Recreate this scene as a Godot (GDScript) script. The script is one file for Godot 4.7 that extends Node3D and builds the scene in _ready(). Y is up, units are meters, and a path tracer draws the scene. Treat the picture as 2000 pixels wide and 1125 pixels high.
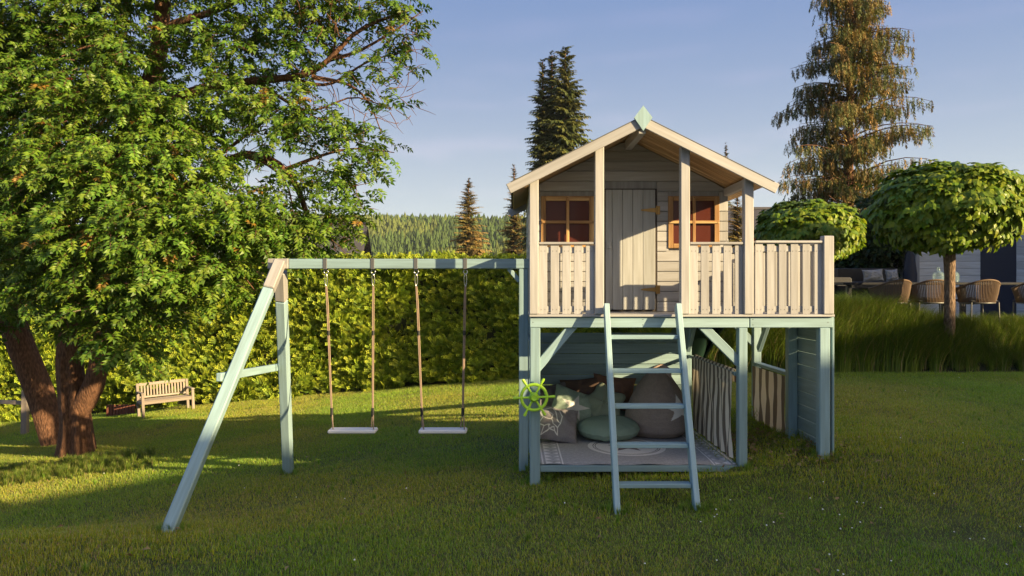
extends Node3D

const F := 1560.0          # focal length of the lens in pixels of a 2000 pixel wide picture
const EYE := 1.6
var rng := RandomNumberGenerator.new()
var used := {}
var cached := {}
var M := {}
var bumps := FastNoiseLite.new()

# ---------------------------------------------------------------- helpers
func at(px: float, py: float, d: float) -> Vector3:
	return Vector3((px - 1000.0) / F * d, EYE - (py - 562.5) / F * d, -d)

func rr(a: float, b: float) -> float:
	return rng.randf_range(a, b)

func numbered(called: String, parent: Node) -> String:
	var key = str(parent.get_instance_id()) + called
	var n: int = used.get(key, 0)
	used[key] = n + 1
	return called if n == 0 else "%s_%03d" % [called, n]

func whole(n: Node) -> Transform3D:
	var t := Transform3D()
	while n != self:
		t = n.transform * t
		n = n.get_parent()
	return t

func put(called: String, mesh: Mesh, material: Material, parent: Node = null, t := Transform3D()) -> MeshInstance3D:
	if parent == null:
		parent = self
	var o := MeshInstance3D.new()
	o.name = numbered(called, parent)
	o.mesh = mesh
	o.material_override = material
	parent.add_child(o, true)
	o.transform = whole(parent).affine_inverse() * t
	return o

func tag(o: Node, label: String, category: String, group := "") -> Node:
	o.set_meta("label", label)
	o.set_meta("category", category)
	if group != "":
		o.set_meta("group", group)
	return o

func thing(called: String, label: String, category: String, where := Vector3.ZERO, group := "", turn := 0.0) -> Node3D:
	var o := Node3D.new()
	o.name = numbered(called, self)
	add_child(o, true)
	o.position = where
	o.rotation.y = turn
	tag(o, label, category, group)
	return o

func part(called: String, parent: Node) -> Node3D:
	var o := Node3D.new()
	o.name = numbered(called, parent)
	parent.add_child(o, true)
	return o

func setting(o: Node, kind := "structure") -> Node:
	o.set_meta("kind", kind)
	return o

func begin() -> SurfaceTool:
	var st := SurfaceTool.new()
	st.begin(Mesh.PRIMITIVE_TRIANGLES)
	return st

func flat_tri(st: SurfaceTool, a: Vector3, b: Vector3, c: Vector3, inside: Vector3) -> void:
	var n := (a - c).cross(a - b)
	if n.dot((a + b + c) / 3.0 - inside) < 0.0:
		var k := b
		b = c
		c = k
		n = -n
	n = n.normalized()
	for v in [a, b, c]:
		st.set_normal(n)
		st.add_vertex(v)

func smooth_tri(st: SurfaceTool, a: Array, b: Array, c: Array) -> void:   # each: [position, normal, uv]
	var n: Vector3 = (a[0] - c[0]).cross(a[0] - b[0])
	if n.dot(a[1] + b[1] + c[1]) < 0.0:
		var k := b
		b = c
		c = k
	for v in [a, b, c]:
		st.set_normal(v[1])
		if v.size() > 2:
			st.set_uv(v[2])
		st.add_vertex(v[0])

func cbox(s: Vector3, c: float) -> ArrayMesh:
	var key = "%.4f %.4f %.4f %.4f" % [s.x, s.y, s.z, c]
	if cached.has(key):
		return cached[key]
	var st := begin()
	var h := s / 2.0
	c = minf(c, minf(h.x, minf(h.y, h.z)) * 0.6)
	var p := func(sg: Array, axis: int) -> Vector3:
		var v := Vector3()
		for k in 3:
			v[k] = sg[k] * (h[k] if k == axis else h[k] - c)
		return v
	for axis in 3:
		var u := (axis + 1) % 3
		var w := (axis + 2) % 3
		for sa in [-1, 1]:
			var q := []
			for e in [[-1, -1], [1, -1], [1, 1], [-1, 1]]:
				var sg := [0, 0, 0]
				sg[axis] = sa
				sg[u] = e[0]
				sg[w] = e[1]
				q.append(p.call(sg, axis))
			flat_tri(st, q[0], q[1], q[2], Vector3.ZERO)
			flat_tri(st, q[0], q[2], q[3], Vector3.ZERO)
		for su in [-1, 1]:
			for sw in [-1, 1]:
				var lo := [0, 0, 0]
				lo[axis] = -1
				lo[u] = su
				lo[w] = sw
				var hi := lo.duplicate()
				hi[axis] = 1
				flat_tri(st, p.call(lo, u), p.call(hi, u), p.call(hi, w), Vector3.ZERO)
				flat_tri(st, p.call(lo, u), p.call(hi, w), p.call(lo, w), Vector3.ZERO)
	for x in [-1, 1]:
		for y in [-1, 1]:
			for z in [-1, 1]:
				flat_tri(st, p.call([x, y, z], 0), p.call([x, y, z], 1), p.call([x, y, z], 2), Vector3.ZERO)
	var m := st.commit()
	cached[key] = m
	return m

# a squared timber from a to b; its long side is its own y axis so that the grain follows it
func bar(called: String, parent: Node, m: Material, a: Vector3, b: Vector3, w: float, t: float, up := Vector3(0, 0, 1), c := 0.004) -> MeshInstance3D:
	var y := (b - a).normalized()
	var z := (up - y * up.dot(y)).normalized()
	var x := y.cross(z)
	return put(called, cbox(Vector3(w, a.distance_to(b), t), c), m, parent, Transform3D(Basis(x, y, z), (a + b) / 2.0))

func block(called: String, parent: Node, m: Material, lo: Vector3, hi: Vector3, c := 0.004) -> MeshInstance3D:
	var s := hi - lo
	var mid := (lo + hi) / 2.0
	if s.x >= s.y and s.x >= s.z:
		return bar(called, parent, m, Vector3(lo.x, mid.y, mid.z), Vector3(hi.x, mid.y, mid.z), s.y, s.z, Vector3(0, 0, 1), c)
	if s.y >= s.z:
		return bar(called, parent, m, Vector3(mid.x, lo.y, mid.z), Vector3(mid.x, hi.y, mid.z), s.x, s.z, Vector3(0, 0, 1), c)
	return bar(called, parent, m, Vector3(mid.x, mid.y, lo.z), Vector3(mid.x, mid.y, hi.z), s.x, s.y, Vector3(0, 1, 0), c)

# an outline in x and y, drawn out from z0 to z1
func prism(called: String, parent: Node, m: Material, outline: PackedVector2Array, z0: float, z1: float, grain_along_x := false) -> MeshInstance3D:
	var mid := Vector2()
	for p in outline:
		mid += p / outline.size()
	var st := begin()
	var q := PackedVector2Array()
	for p in outline:
		q.append(p - mid)
	var h := absf(z1 - z0) / 2.0
	var lie := Basis(Vector3(0, 0, 1), -PI / 2.0) if grain_along_x else Basis()
	if grain_along_x:
		for i in q.size():
			q[i] = Vector2(-q[i].y, q[i].x)
	var ids := Geometry2D.triangulate_polygon(q)
	for i in range(0, ids.size(), 3):
		for s in [-1.0, 1.0]:
			var v := []
			for k in 3:
				v.append(Vector3(q[ids[i + k]].x, q[ids[i + k]].y, s * h))
			flat_tri(st, v[0], v[1], v[2], (v[0] + v[1] + v[2]) / 3.0 - Vector3(0, 0, s))
	var turn := 1.0 if Geometry2D.is_polygon_clockwise(q) else -1.0
	for i in q.size():
		var a := q[i]
		var b := q[(i + 1) % q.size()]
		var out := Vector2(-(b - a).y, (b - a).x) * turn
		var into := Vector3((a.x + b.x) / 2.0 - out.x, (a.y + b.y) / 2.0 - out.y, 0)
		flat_tri(st, Vector3(a.x, a.y, -h), Vector3(b.x, b.y, -h), Vector3(b.x, b.y, h), into)
		flat_tri(st, Vector3(a.x, a.y, -h), Vector3(b.x, b.y, h), Vector3(a.x, a.y, h), into)
	return put(called, st.commit(), m, parent, Transform3D(lie, Vector3(mid.x, mid.y, (z0 + z1) / 2.0)))

func tube(st: SurfaceTool, pts: Array, radii: Array, sides := 8, rough := 0.0, closed := false, capped := true) -> void:
	var rings := []
	var n := pts.size()
	var side := Vector3.ZERO
	for i in n:
		var before: Vector3 = pts[(i - 1 + n) % n] if closed else pts[maxi(i - 1, 0)]
		var after: Vector3 = pts[(i + 1) % n] if closed else pts[mini(i + 1, n - 1)]
		var along := (after - before).normalized()
		if side == Vector3.ZERO:
			side = along.cross(Vector3(0, 0, 1) if absf(along.z) < 0.8 else Vector3(1, 0, 0)).normalized()
		side = (side - along * side.dot(along)).normalized()
		var other := along.cross(side)
		var ring := []
		for k in sides + 1:
			var g := TAU * k / sides
			var dir := side * cos(g) + other * sin(g)
			var r: float = radii[i]
			if rough > 0.0:
				var w: Vector3 = pts[i] * 0.8 + dir * 1.1
				r *= 1.0 + rough * (bumps.get_noise_3d(w.x * 60.0, w.y * 22.0, w.z * 60.0) + 0.6 * bumps.get_noise_3d(w.x * 190.0, w.y * 40.0, w.z * 190.0))
			ring.append([pts[i] + dir * r, dir, Vector2(float(k) / sides, float(i))])
		rings.append(ring)
	for i in (n if closed else n - 1):
		var a = rings[i]
		var b = rings[(i + 1) % n]
		for k in sides:
			smooth_tri(st, a[k], a[k + 1], b[k + 1])
			smooth_tri(st, a[k], b[k + 1], b[k])
	if capped and not closed:
		for e in [0, n - 1]:
			var along2: Vector3 = (pts[0] - pts[1]).normalized() if e == 0 else (pts[n - 1] - pts[n - 2]).normalized()
			for k in sides:
				smooth_tri(st, [pts[e], along2, Vector2()], [rings[e][k][0], along2, Vector2()], [rings[e][k + 1][0], along2, Vector2()])

func rod(called: String, parent: Node, m: Material, pts: Array, radii: Array, sides := 8, rough := 0.0, closed := false) -> MeshInstance3D:
	var st := begin()
	var o: Vector3 = pts[0]
	var q := []
	for p in pts:
		q.append(p - o)
	tube(st, q, radii, sides, rough, closed)
	return put(called, st.commit(), m, parent, Transform3D(Basis(), o))

# a smooth sheet: f(u, v) gives a point for u and v from 0 to 1
func sheet(st: SurfaceTool, f: Callable, nu: int, nv: int, flip := false) -> void:
	var p := []
	for i in nu + 1:
		var row := []
		for j in nv + 1:
			row.append(f.call(float(i) / nu, float(j) / nv))
		p.append(row)
	var q := []
	for i in nu + 1:
		var row := []
		for j in nv + 1:
			var du: Vector3 = p[mini(i + 1, nu)][j] - p[maxi(i - 1, 0)][j]
			var dv: Vector3 = p[i][mini(j + 1, nv)] - p[i][maxi(j - 1, 0)]
			var n := du.cross(dv)
			if n.length() < 1e-9:
				n = p[i][j] if p[i][j].length() > 1e-6 else Vector3.UP
				n = n * (-1.0 if flip else 1.0)
			row.append([p[i][j], (n * (-1.0 if flip else 1.0)).normalized(), Vector2(float(i) / nu, float(j) / nv)])
		q.append(row)
	for i in nu:
		for j in nv:
			smooth_tri(st, q[i][j], q[i + 1][j], q[i + 1][j + 1])
			smooth_tri(st, q[i][j], q[i + 1][j + 1], q[i][j + 1])

func many(called: String, mesh: Mesh, m: Material, places: Array, tints: Array, parent: Node = null) -> MultiMeshInstance3D:
	if parent == null:
		parent = self
	var mm := MultiMesh.new()
	mm.transform_format = MultiMesh.TRANSFORM_3D
	mm.use_colors = true
	mm.mesh = mesh
	mm.instance_count = places.size()
	for i in places.size():
		mm.set_instance_transform(i, places[i])
		mm.set_instance_color(i, tints[i])
	var o := MultiMeshInstance3D.new()
	o.multimesh = mm
	o.material_override = m
	o.name = numbered(called, parent)
	parent.add_child(o, true)
	o.transform = whole(parent).affine_inverse()
	o.set_meta("kind", "stuff")
	return o

# ---------------------------------------------------------------- materials
var grain: NoiseTexture2D
var grain_height: NoiseTexture2D
var blotch: NoiseTexture2D
var cloth_noise: NoiseTexture2D
var bark_noise: NoiseTexture2D

func noise_texture(freq: float, lo: Color, hi: Color, seed_: int, size := 512, octaves := 4) -> NoiseTexture2D:
	var n := FastNoiseLite.new()
	n.seed = seed_
	n.noise_type = FastNoiseLite.TYPE_SIMPLEX_SMOOTH
	n.frequency = freq
	n.fractal_octaves = octaves
	var t := NoiseTexture2D.new()
	t.width = size
	t.height = size
	t.seamless = true
	t.noise = n
	var g := Gradient.new()
	g.set_color(0, lo)
	g.set_color(1, hi)
	t.color_ramp = g
	return t

func lin(r: float, g: float, b: float) -> Color:
	return Color(r, g, b).linear_to_srgb()

func plain(c: Color, rough := 0.7, metal := 0.0) -> StandardMaterial3D:
	var m := StandardMaterial3D.new()
	m.albedo_color = c
	m.roughness = rough
	m.metallic = metal
	return m

func wood(c: Color, rough := 0.6, relief := 0.05, tone: Texture2D = null) -> Array:     # three boards of the same paint
	var all := []
	for k in 3:
		var m := plain(c.lightened(0.05 * (k - 1)) if k > 0 else c.darkened(0.07), rough)
		m.albedo_texture = tone if tone else grain
		m.uv1_triplanar = true
		m.uv1_scale = Vector3(4.0, 0.22, 4.0)
		m.uv1_offset = Vector3(0.31 * k, 0.17 * k, 0.43 * k)
		m.heightmap_enabled = true
		m.heightmap_texture = grain_height
		m.heightmap_scale = relief
		all.append(m)
	return all

func pick(name_: String) -> Material:
	var a = M[name_]
	return a[rng.randi() % a.size()] if a is Array else a

func leaf_material(rough := 0.5, glow := 0.45) -> StandardMaterial3D:
	var m := plain(Color.WHITE, rough)
	m.vertex_color_use_as_albedo = true
	m.backlight_enabled = true
	m.backlight = Color(glow, glow, glow * 0.55).linear_to_srgb()
	m.metallic_specular = 0.4
	m.cull_mode = BaseMaterial3D.CULL_DISABLED
	return m

func cloth(c: Color, tex: Texture2D = null, scale := Vector3.ONE) -> StandardMaterial3D:
	var m := plain(c, 0.95)
	m.metallic_specular = 0.2
	if tex:
		m.albedo_texture = tex
		m.uv1_scale = scale
	else:
		m.albedo_texture = cloth_noise
		m.uv1_triplanar = true
		m.uv1_scale = Vector3(9, 9, 9)
	return m

# ---------------------------------------------------------------- the lie of the land
func ground_y(x: float, z: float) -> float:
	var d := -z
	var k := smoothstep(5.0, 6.9, d)
	var cx := clampf(x, -14.0, 2.9)
	var y := 0.105 * (cx - 0.2) * k - 0.06 * (1.0 - k)
	y += 0.02 * bumps.get_noise_2d(x * 35.0, z * 35.0)
	var inside := smoothstep(0.1, 0.3, x) * (1.0 - smoothstep(1.75, 1.9, x)) * smoothstep(6.45, 6.65, d) * (1.0 - smoothstep(8.3, 8.5, d))
	y = lerpf(y, minf(y, 0.03), inside)
	if d > 22.0:
		y = lerpf(y, -3.0, smoothstep(22.0, 34.0, d))
	return y

func bank_y(x: float, z: float) -> float:
	return lerpf(ground_y(x, -12.3) - 0.02, 0.93, smoothstep(12.3, 13.15, -z + 0.12 * bumps.get_noise_2d(x * 60.0, 7.0)))

func build_ground() -> void:
	var xs := []
	var zs := []
	var x := -16.0
	while x < 16.01:
		xs.append(x)
		x += 0.2 if absf(x) < 5.0 else 0.5
	for e in [20, 30, 50, 90, 200, 500, 1500, 3000]:
		xs.append(float(e))
		xs.push_front(float(-e))
	var z := 8.0
	while z > -26.0:
		zs.append(z)
		z -= 0.2 if z < -4.0 and z > -16.0 else 0.6
	for e in [30, 36, 50, 90, 200, 500, 1500, 3000]:
		zs.append(float(-e))
	for e in [15, 30, 60, 200, 1000]:
		zs.push_front(float(e))
	var st := begin()
	st.set_smooth_group(0)
	for i in xs.size() - 1:
		for j in zs.size() - 1:
			var q := []
			for e in [[0, 0], [1, 0], [1, 1], [0, 1]]:
				var px: float = xs[i + e[0]]
				var pz: float = zs[j + e[1]]
				var n := Vector3(ground_y(px - 0.1, pz) - ground_y(px + 0.1, pz), 0.2, ground_y(px, pz - 0.1) - ground_y(px, pz + 0.1)).normalized()
				q.append([Vector3(px, ground_y(px, pz), pz), n, Vector2(px, pz)])
			smooth_tri(st, q[0], q[1], q[2])
			smooth_tri(st, q[0], q[2], q[3])
	setting(put("lawn_ground", st.commit(), M.soil))

# ---------------------------------------------------------------- lawn
func build_lawn() -> void:
	var st := begin()
	for i in 1700:
		var r := 0.55 * sqrt(rng.randf())
		var g := rr(0, TAU)
		var root := Vector3(r * cos(g), -0.01, r * sin(g))
		var tall := rr(0.018, 0.043) * (1.5 if rng.randf() < 0.05 else 1.0)
		var turn := rr(0, TAU)
		var side := Vector3(cos(turn), 0, sin(turn)) * rr(0.0014, 0.0026)
		var bow := Vector3(-sin(turn), 0, cos(turn)) * tall * rr(0.05, 0.7)
		var mid := root + Vector3.UP * tall * 0.6 + bow * 0.35
		var tip := root + Vector3.UP * tall + bow
		var t := rng.randf()
		var c := Color(0.19, 0.34, 0.006).lerp(Color(0.44, 0.49, 0.016), t * t)
		if rng.randf() < 0.10:
			c = Color(0.33, 0.27, 0.11)
		var inside := root - bow * 3.0
		st.set_color(c)
		flat_tri(st, root - side, root + side, mid + side * 0.8, inside)
		flat_tri(st, root - side, mid + side * 0.8, mid - side * 0.8, inside)
		st.set_color(c.lightened(0.08))
		flat_tri(st, mid - side * 0.8, mid + side * 0.8, tip, inside)
	var mesh := st.commit()
	var places := []
	var tints := []
	var d := 4.0
	while d < 16.5:
		var x := -0.72 * d - 0.6
		while x < 0.70 * d + 0.6:
			var px := x + rr(-0.15, 0.15)
			var pd := d + rr(-0.15, 0.15)
			x += 0.42 if d < 12.0 else 0.5
			if pd > 14.3 + maxf(0.0, -px) * 0.17:
				continue
			if px > 2.4 and pd > 12.6:
				continue
			if px > 0.15 and px < 1.95 and pd > 6.75 and pd < 8.2:
				continue
			var y := ground_y(px, -pd)
			var n := Vector3(ground_y(px - 0.2, -pd) - ground_y(px + 0.2, -pd), 0.4, ground_y(px, -pd - 0.2) - ground_y(px, -pd + 0.2)).normalized()
			var turn := rr(0, TAU)
			var bx := Vector3(cos(turn), 0, sin(turn))
			bx = (bx - n * bx.dot(n)).normalized()
			var tall := rr(0.75, 1.15) * (1.0 + 0.35 * bumps.get_noise_2d(px * 90.0, pd * 90.0))
			var dry := clampf(0.5 + 1.6 * bumps.get_noise_2d(px * 30.0 + 500.0, pd * 30.0), 0.0, 1.0)
			var near_edge := px > 0.0 and px < 2.1 and pd > 6.3 and pd < 8.6
			if near_edge:
				tall *= 0.7
			if px > 2.3 and px < 4.4 and pd > 6.3 and pd < 10.0:
				dry = minf(1.0, dry + 0.45)
			places.append(Transform3D(Basis(bx, n * tall, bx.cross(n)), Vector3(px, y, -pd)))
			tints.append(Color(0.85, 1.0, 0.9).lerp(Color(1.30, 1.02, 1.3), dry) * rr(0.88, 1.08))
		d += 0.42 if d < 12.0 else 0.5
	var m := leaf_material(0.6, 0.6)
	setting(many("lawn_grass", mesh, m, places, tints), "stuff").set_meta("label", "short mown lawn grass, partly dry, around the playhouse")
	# taller ungrazed tufts beside the tree and along the edges
	var tuft := grass_tuft(46, 0.17, 0.0035, 0.5)
	places = []
	tints = []
	for i in 420:
		var p := at(rr(-150, 300), rr(885, 925), 1.0)
		var dd := rr(8.9, 10.1)
		var px2 := p.x * dd
		places.append(Transform3D(Basis(Vector3.UP, rr(0, TAU)).scaled(Vector3.ONE * rr(0.5, 1.0)), Vector3(px2, ground_y(px2, -dd), -dd)))
		tints.append(Color(1, 1, 1) * rr(0.8, 1.2))
	setting(many("tall_grass", tuft, m, places, tints), "stuff").set_meta("label", "longer rough grass in front of the old tree trunk")
	# coarser weeds and seed stalks through the mown grass
	places = []
	tints = []
	for i in 420:
		var wd := rr(4.3, 10.5)
		var wx := rr(-0.66, 0.66) * wd
		if bumps.get_noise_2d(wx * 45.0 + 90.0, wd * 45.0) < -0.02 or (wx > 0.0 and wx < 2.0 and wd > 6.4 and wd < 8.5):
			continue
		places.append(Transform3D(Basis(Vector3.UP, rr(0, TAU)).scaled(Vector3.ONE * rr(0.28, 0.55)), Vector3(wx, ground_y(wx, -wd), -wd)))
		tints.append(Color(1.1, 1.35, 1.0) * rr(0.9, 1.5))
	setting(many("lawn_weeds", tuft, m, places, tints), "stuff").set_meta("label", "coarser grass tufts scattered through the mown lawn")
	# longer grass that the mower leaves round posts and legs
	places = []
	tints = []
	for foot in [Vector2(0.19, 6.5), Vector2(1.88, 6.5), Vector2(2.55, 6.5), Vector2(0.10, 7.05), Vector2(2.54, 7.27), Vector2(-2.41, 5.62), Vector2(-2.24, 7.98), Vector2(0.757, 5.75), Vector2(1.332, 5.75), Vector2(2.57, 8.4)]:
		for i in 11:
			var g := rr(0, TAU)
			var fx: float = foot.x + cos(g) * rr(0.05, 0.13)
			var fd: float = foot.y + sin(g) * rr(0.05, 0.13)
			places.append(Transform3D(Basis(Vector3.UP, rr(0, TAU)).scaled(Vector3.ONE * rr(0.3, 0.62)), Vector3(fx, ground_y(fx, -fd), -fd)))
			tints.append(Color(1.1, 1.25, 1.0) * rr(0.9, 1.5))
	setting(many("untrimmed_grass", tuft, m, places, tints), "stuff").set_meta("label", "longer grass left standing round the posts and ladder feet")
	# brown leaves blown against the right bay
	var dead := begin()
	add_leaf(dead, Vector3(-0.025, 0, 0), Vector3(1, 0.1, 0).normalized(), Vector3(0, 1, 0), 0.055, 0.03, Color(1, 1, 1), 0.2)
	places = []
	tints = []
	for i in 260:
		var ld := rr(6.3, 7.6)
		var lx := 2.3 + rng.randfn() * 0.28
		if i % 4 == 0:
			lx = rr(-3.5, 4.2)
			ld = rr(4.5, 9.5)
			if lx > 0.1 and lx < 2.0 and ld > 6.3 and ld < 8.5:
				continue
		places.append(Transform3D(Basis(Vector3.UP, rr(0, TAU)) * Basis(Vector3.RIGHT, rr(-0.6, 0.6)) * Basis(Vector3(0, 0, 1), rr(-0.5, 0.5)), Vector3(lx, ground_y(lx, -ld) + rr(0.025, 0.045), -ld)))
		tints.append(Color(0.22, 0.12, 0.055).lerp(Color(0.36, 0.27, 0.12), rng.randf()))
	setting(many("fallen_leaves", dead.commit(), leaf_material(0.8, 0.3), places, tints), "stuff").set_meta("label", "brown fallen leaves gathered at the right bay of the tower")
	# daisies
	var fl := begin()
	for k in 7:
		var g0 := TAU * k / 7.0
		var g1 := TAU * (k + 1) / 7.0
		flat_tri(fl, Vector3(0, 0.004, 0), Vector3(cos(g0), 0, sin(g0)) * 0.006, Vector3(cos(g1), 0, sin(g1)) * 0.006, Vector3(0, -1, 0))
	places = []
	tints = []
	for i in 60:
		var pd := rr(4.4, 12.0)
		var px3 := rr(-0.64, 0.64) * pd
		if i % 2 == 0:
			pd = 5.1 + rr(-0.6, 0.9)
			px3 = rr(1.2, 3.4)
		if px3 > 0.0 and px3 < 2.7 and pd > 6.2 and pd < 8.7:
			continue
		places.append(Transform3D(Basis(Vector3.RIGHT, rr(0.2, 0.9)) * Basis(Vector3.UP, rr(0, TAU)), Vector3(px3, ground_y(px3, -pd) + rr(0.04, 0.055), -pd)))
		tints.append(Color(0.75, 0.75, 0.7))
	var wm := plain(Color.WHITE, 0.8)
	wm.vertex_color_use_as_albedo = true
	setting(many("daisies", fl.commit(), wm, places, tints), "stuff").set_meta("label", "tiny white flowers scattered over the lawn")

func grass_tuft(blades: int, tall: float, wide: float, spread: float) -> ArrayMesh:
	var st := begin()
	for i in blades:
		var turn := rr(0, TAU)
		var out := Vector3(cos(turn), 0, sin(turn))
		var side := Vector3(-out.z, 0, out.x)
		var h := tall * rr(0.6, 1.1)
		var reach := h * spread * rr(0.2, 1.3)
		var root := out * rr(0.0, 0.16) * tall
		var c := Color(0.085, 0.15, 0.022).lerp(Color(0.19, 0.25, 0.035), rng.randf())
		if rng.randf() < 0.06:
			c = Color(0.33, 0.27, 0.12)
		st.set_color(c)
		var last := root
		var lw := wide
		for k in 5:
			var t := (k + 1) / 5.0
			var p := root + Vector3.UP * h * (t - 0.28 * t * t * spread * 1.6) + out * reach * t * t
			var w := wide * (1.0 - t * 0.92)
			var inside := (last + p) / 2.0 + Vector3.DOWN - out * 0.01
			flat_tri(st, last - side * lw, last + side * lw, p + side * w, inside)
			if k < 4:
				flat_tri(st, last - side * lw, p + side * w, p - side * w, inside)
			last = p
			lw = w
	return st.commit()

# ---------------------------------------------------------------- foliage
func add_leaf(st: SurfaceTool, root: Vector3, along: Vector3, up: Vector3, length: float, width: float, c: Color, droop := 0.25) -> void:
	var side := along.cross(up).normalized()
	var mid := root + along * length * 0.5 + up * length * 0.02
	var tip := root + along * length - up * length * droop
	var l := root + along * length * 0.42 + side * width * 0.5 + up * width * 0.16
	var r := root + along * length * 0.42 - side * width * 0.5 + up * width * 0.16
	var below := mid - up
	st.set_color(c)
	flat_tri(st, root, l, mid, below)
	flat_tri(st, l, tip, mid, below)
	flat_tri(st, root, mid, r, below)
	flat_tri(st, mid, tip, r, below)

func twig_mesh(leaves: int, reach: float, length: float, width: float) -> ArrayMesh:
	var st := begin()
	st.set_color(Color(0.16, 0.10, 0.06))
	var bend := Vector3(reach * 0.55, reach * 0.04, 0)
	var end := Vector3(reach, -reach * 0.12, 0)
	for s in [[Vector3.ZERO, bend], [bend, end]]:
		flat_tri(st, s[0] + Vector3(0, 0.004, 0), s[0] - Vector3(0, 0.004, 0), s[1], s[0] + Vector3(0, 0, -1))
		flat_tri(st, s[0] + Vector3(0, 0, 0.004), s[0] - Vector3(0, 0, 0.004), s[1], s[0] + Vector3(0, -1, 0))
	for i in leaves:
		var t := 0.12 + 0.88 * i / float(leaves - 1)
		var p := bend * (t * 2.0) if t < 0.5 else bend.lerp(end, t * 2.0 - 1.0)
		var s := 1.0 if i % 2 == 0 else -1.0
		var out := Vector3(rr(0.25, 0.8), rr(-0.55, 0.3), s * rr(0.5, 1.0)).normalized()
		if i == leaves - 1:
			out = Vector3(1, -0.35, 0.1).normalized()
		var up := Vector3(rr(-0.2, 1.1), 0.9, rr(-0.6, 0.6)).normalized()
		up = (up - out * up.dot(out)).normalized()
		var c := Color(0.050, 0.125, 0.016).lerp(Color(0.18, 0.285, 0.032), rng.randf())
		add_leaf(st, p, out, up, length * rr(0.75, 1.15), width * rr(0.8, 1.1), c, rr(0.1, 0.45))
	return st.commit()

func fill_blob(places: Array, tints: Array, c: Vector3, r: Vector3, n: int, tone: float, down := 0.35) -> void:
	for i in n:
		var v := Vector3(rng.randfn(), rng.randfn(), rng.randfn()).normalized() * pow(rng.randf(), 0.42)
		var p := c + v * r
		var yaw := atan2(-v.z, v.x) + rr(-1.1, 1.1)
		var b := Basis(Vector3.UP, yaw) * Basis(Vector3(0, 0, 1), rr(-down - 0.45, 0.35)) * Basis(Vector3.RIGHT, rr(-0.6, 0.6))
		places.append(Transform3D(b.scaled_local(Vector3.ONE * rr(0.75, 1.25)), p))
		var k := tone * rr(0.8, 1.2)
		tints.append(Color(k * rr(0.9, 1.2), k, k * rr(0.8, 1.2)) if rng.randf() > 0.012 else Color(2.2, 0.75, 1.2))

func curve(points: Array, steps: int) -> Array:
	var c := Curve3D.new()
	for i in points.size():
		var before: Vector3 = points[maxi(i - 1, 0)]
		var after: Vector3 = points[mini(i + 1, points.size() - 1)]
		var g := (after - before) / 6.0
		c.add_point(points[i], -g, g)
	var out := []
	var l := c.get_baked_length()
	for i in steps + 1:
		out.append(c.sample_baked(l * i / steps, true))
	return out

func limb(called: String, parent: Node, points: Array, r0: float, r1: float, sides := 12, rough := 0.2, steps := 24) -> MeshInstance3D:
	var pts := curve(points, steps)
	var radii := []
	for i in pts.size():
		radii.append(lerpf(r0, r1, pow(float(i) / steps, 0.8)))
	return rod(called, parent, M.bark, pts, radii, sides, rough)

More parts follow.
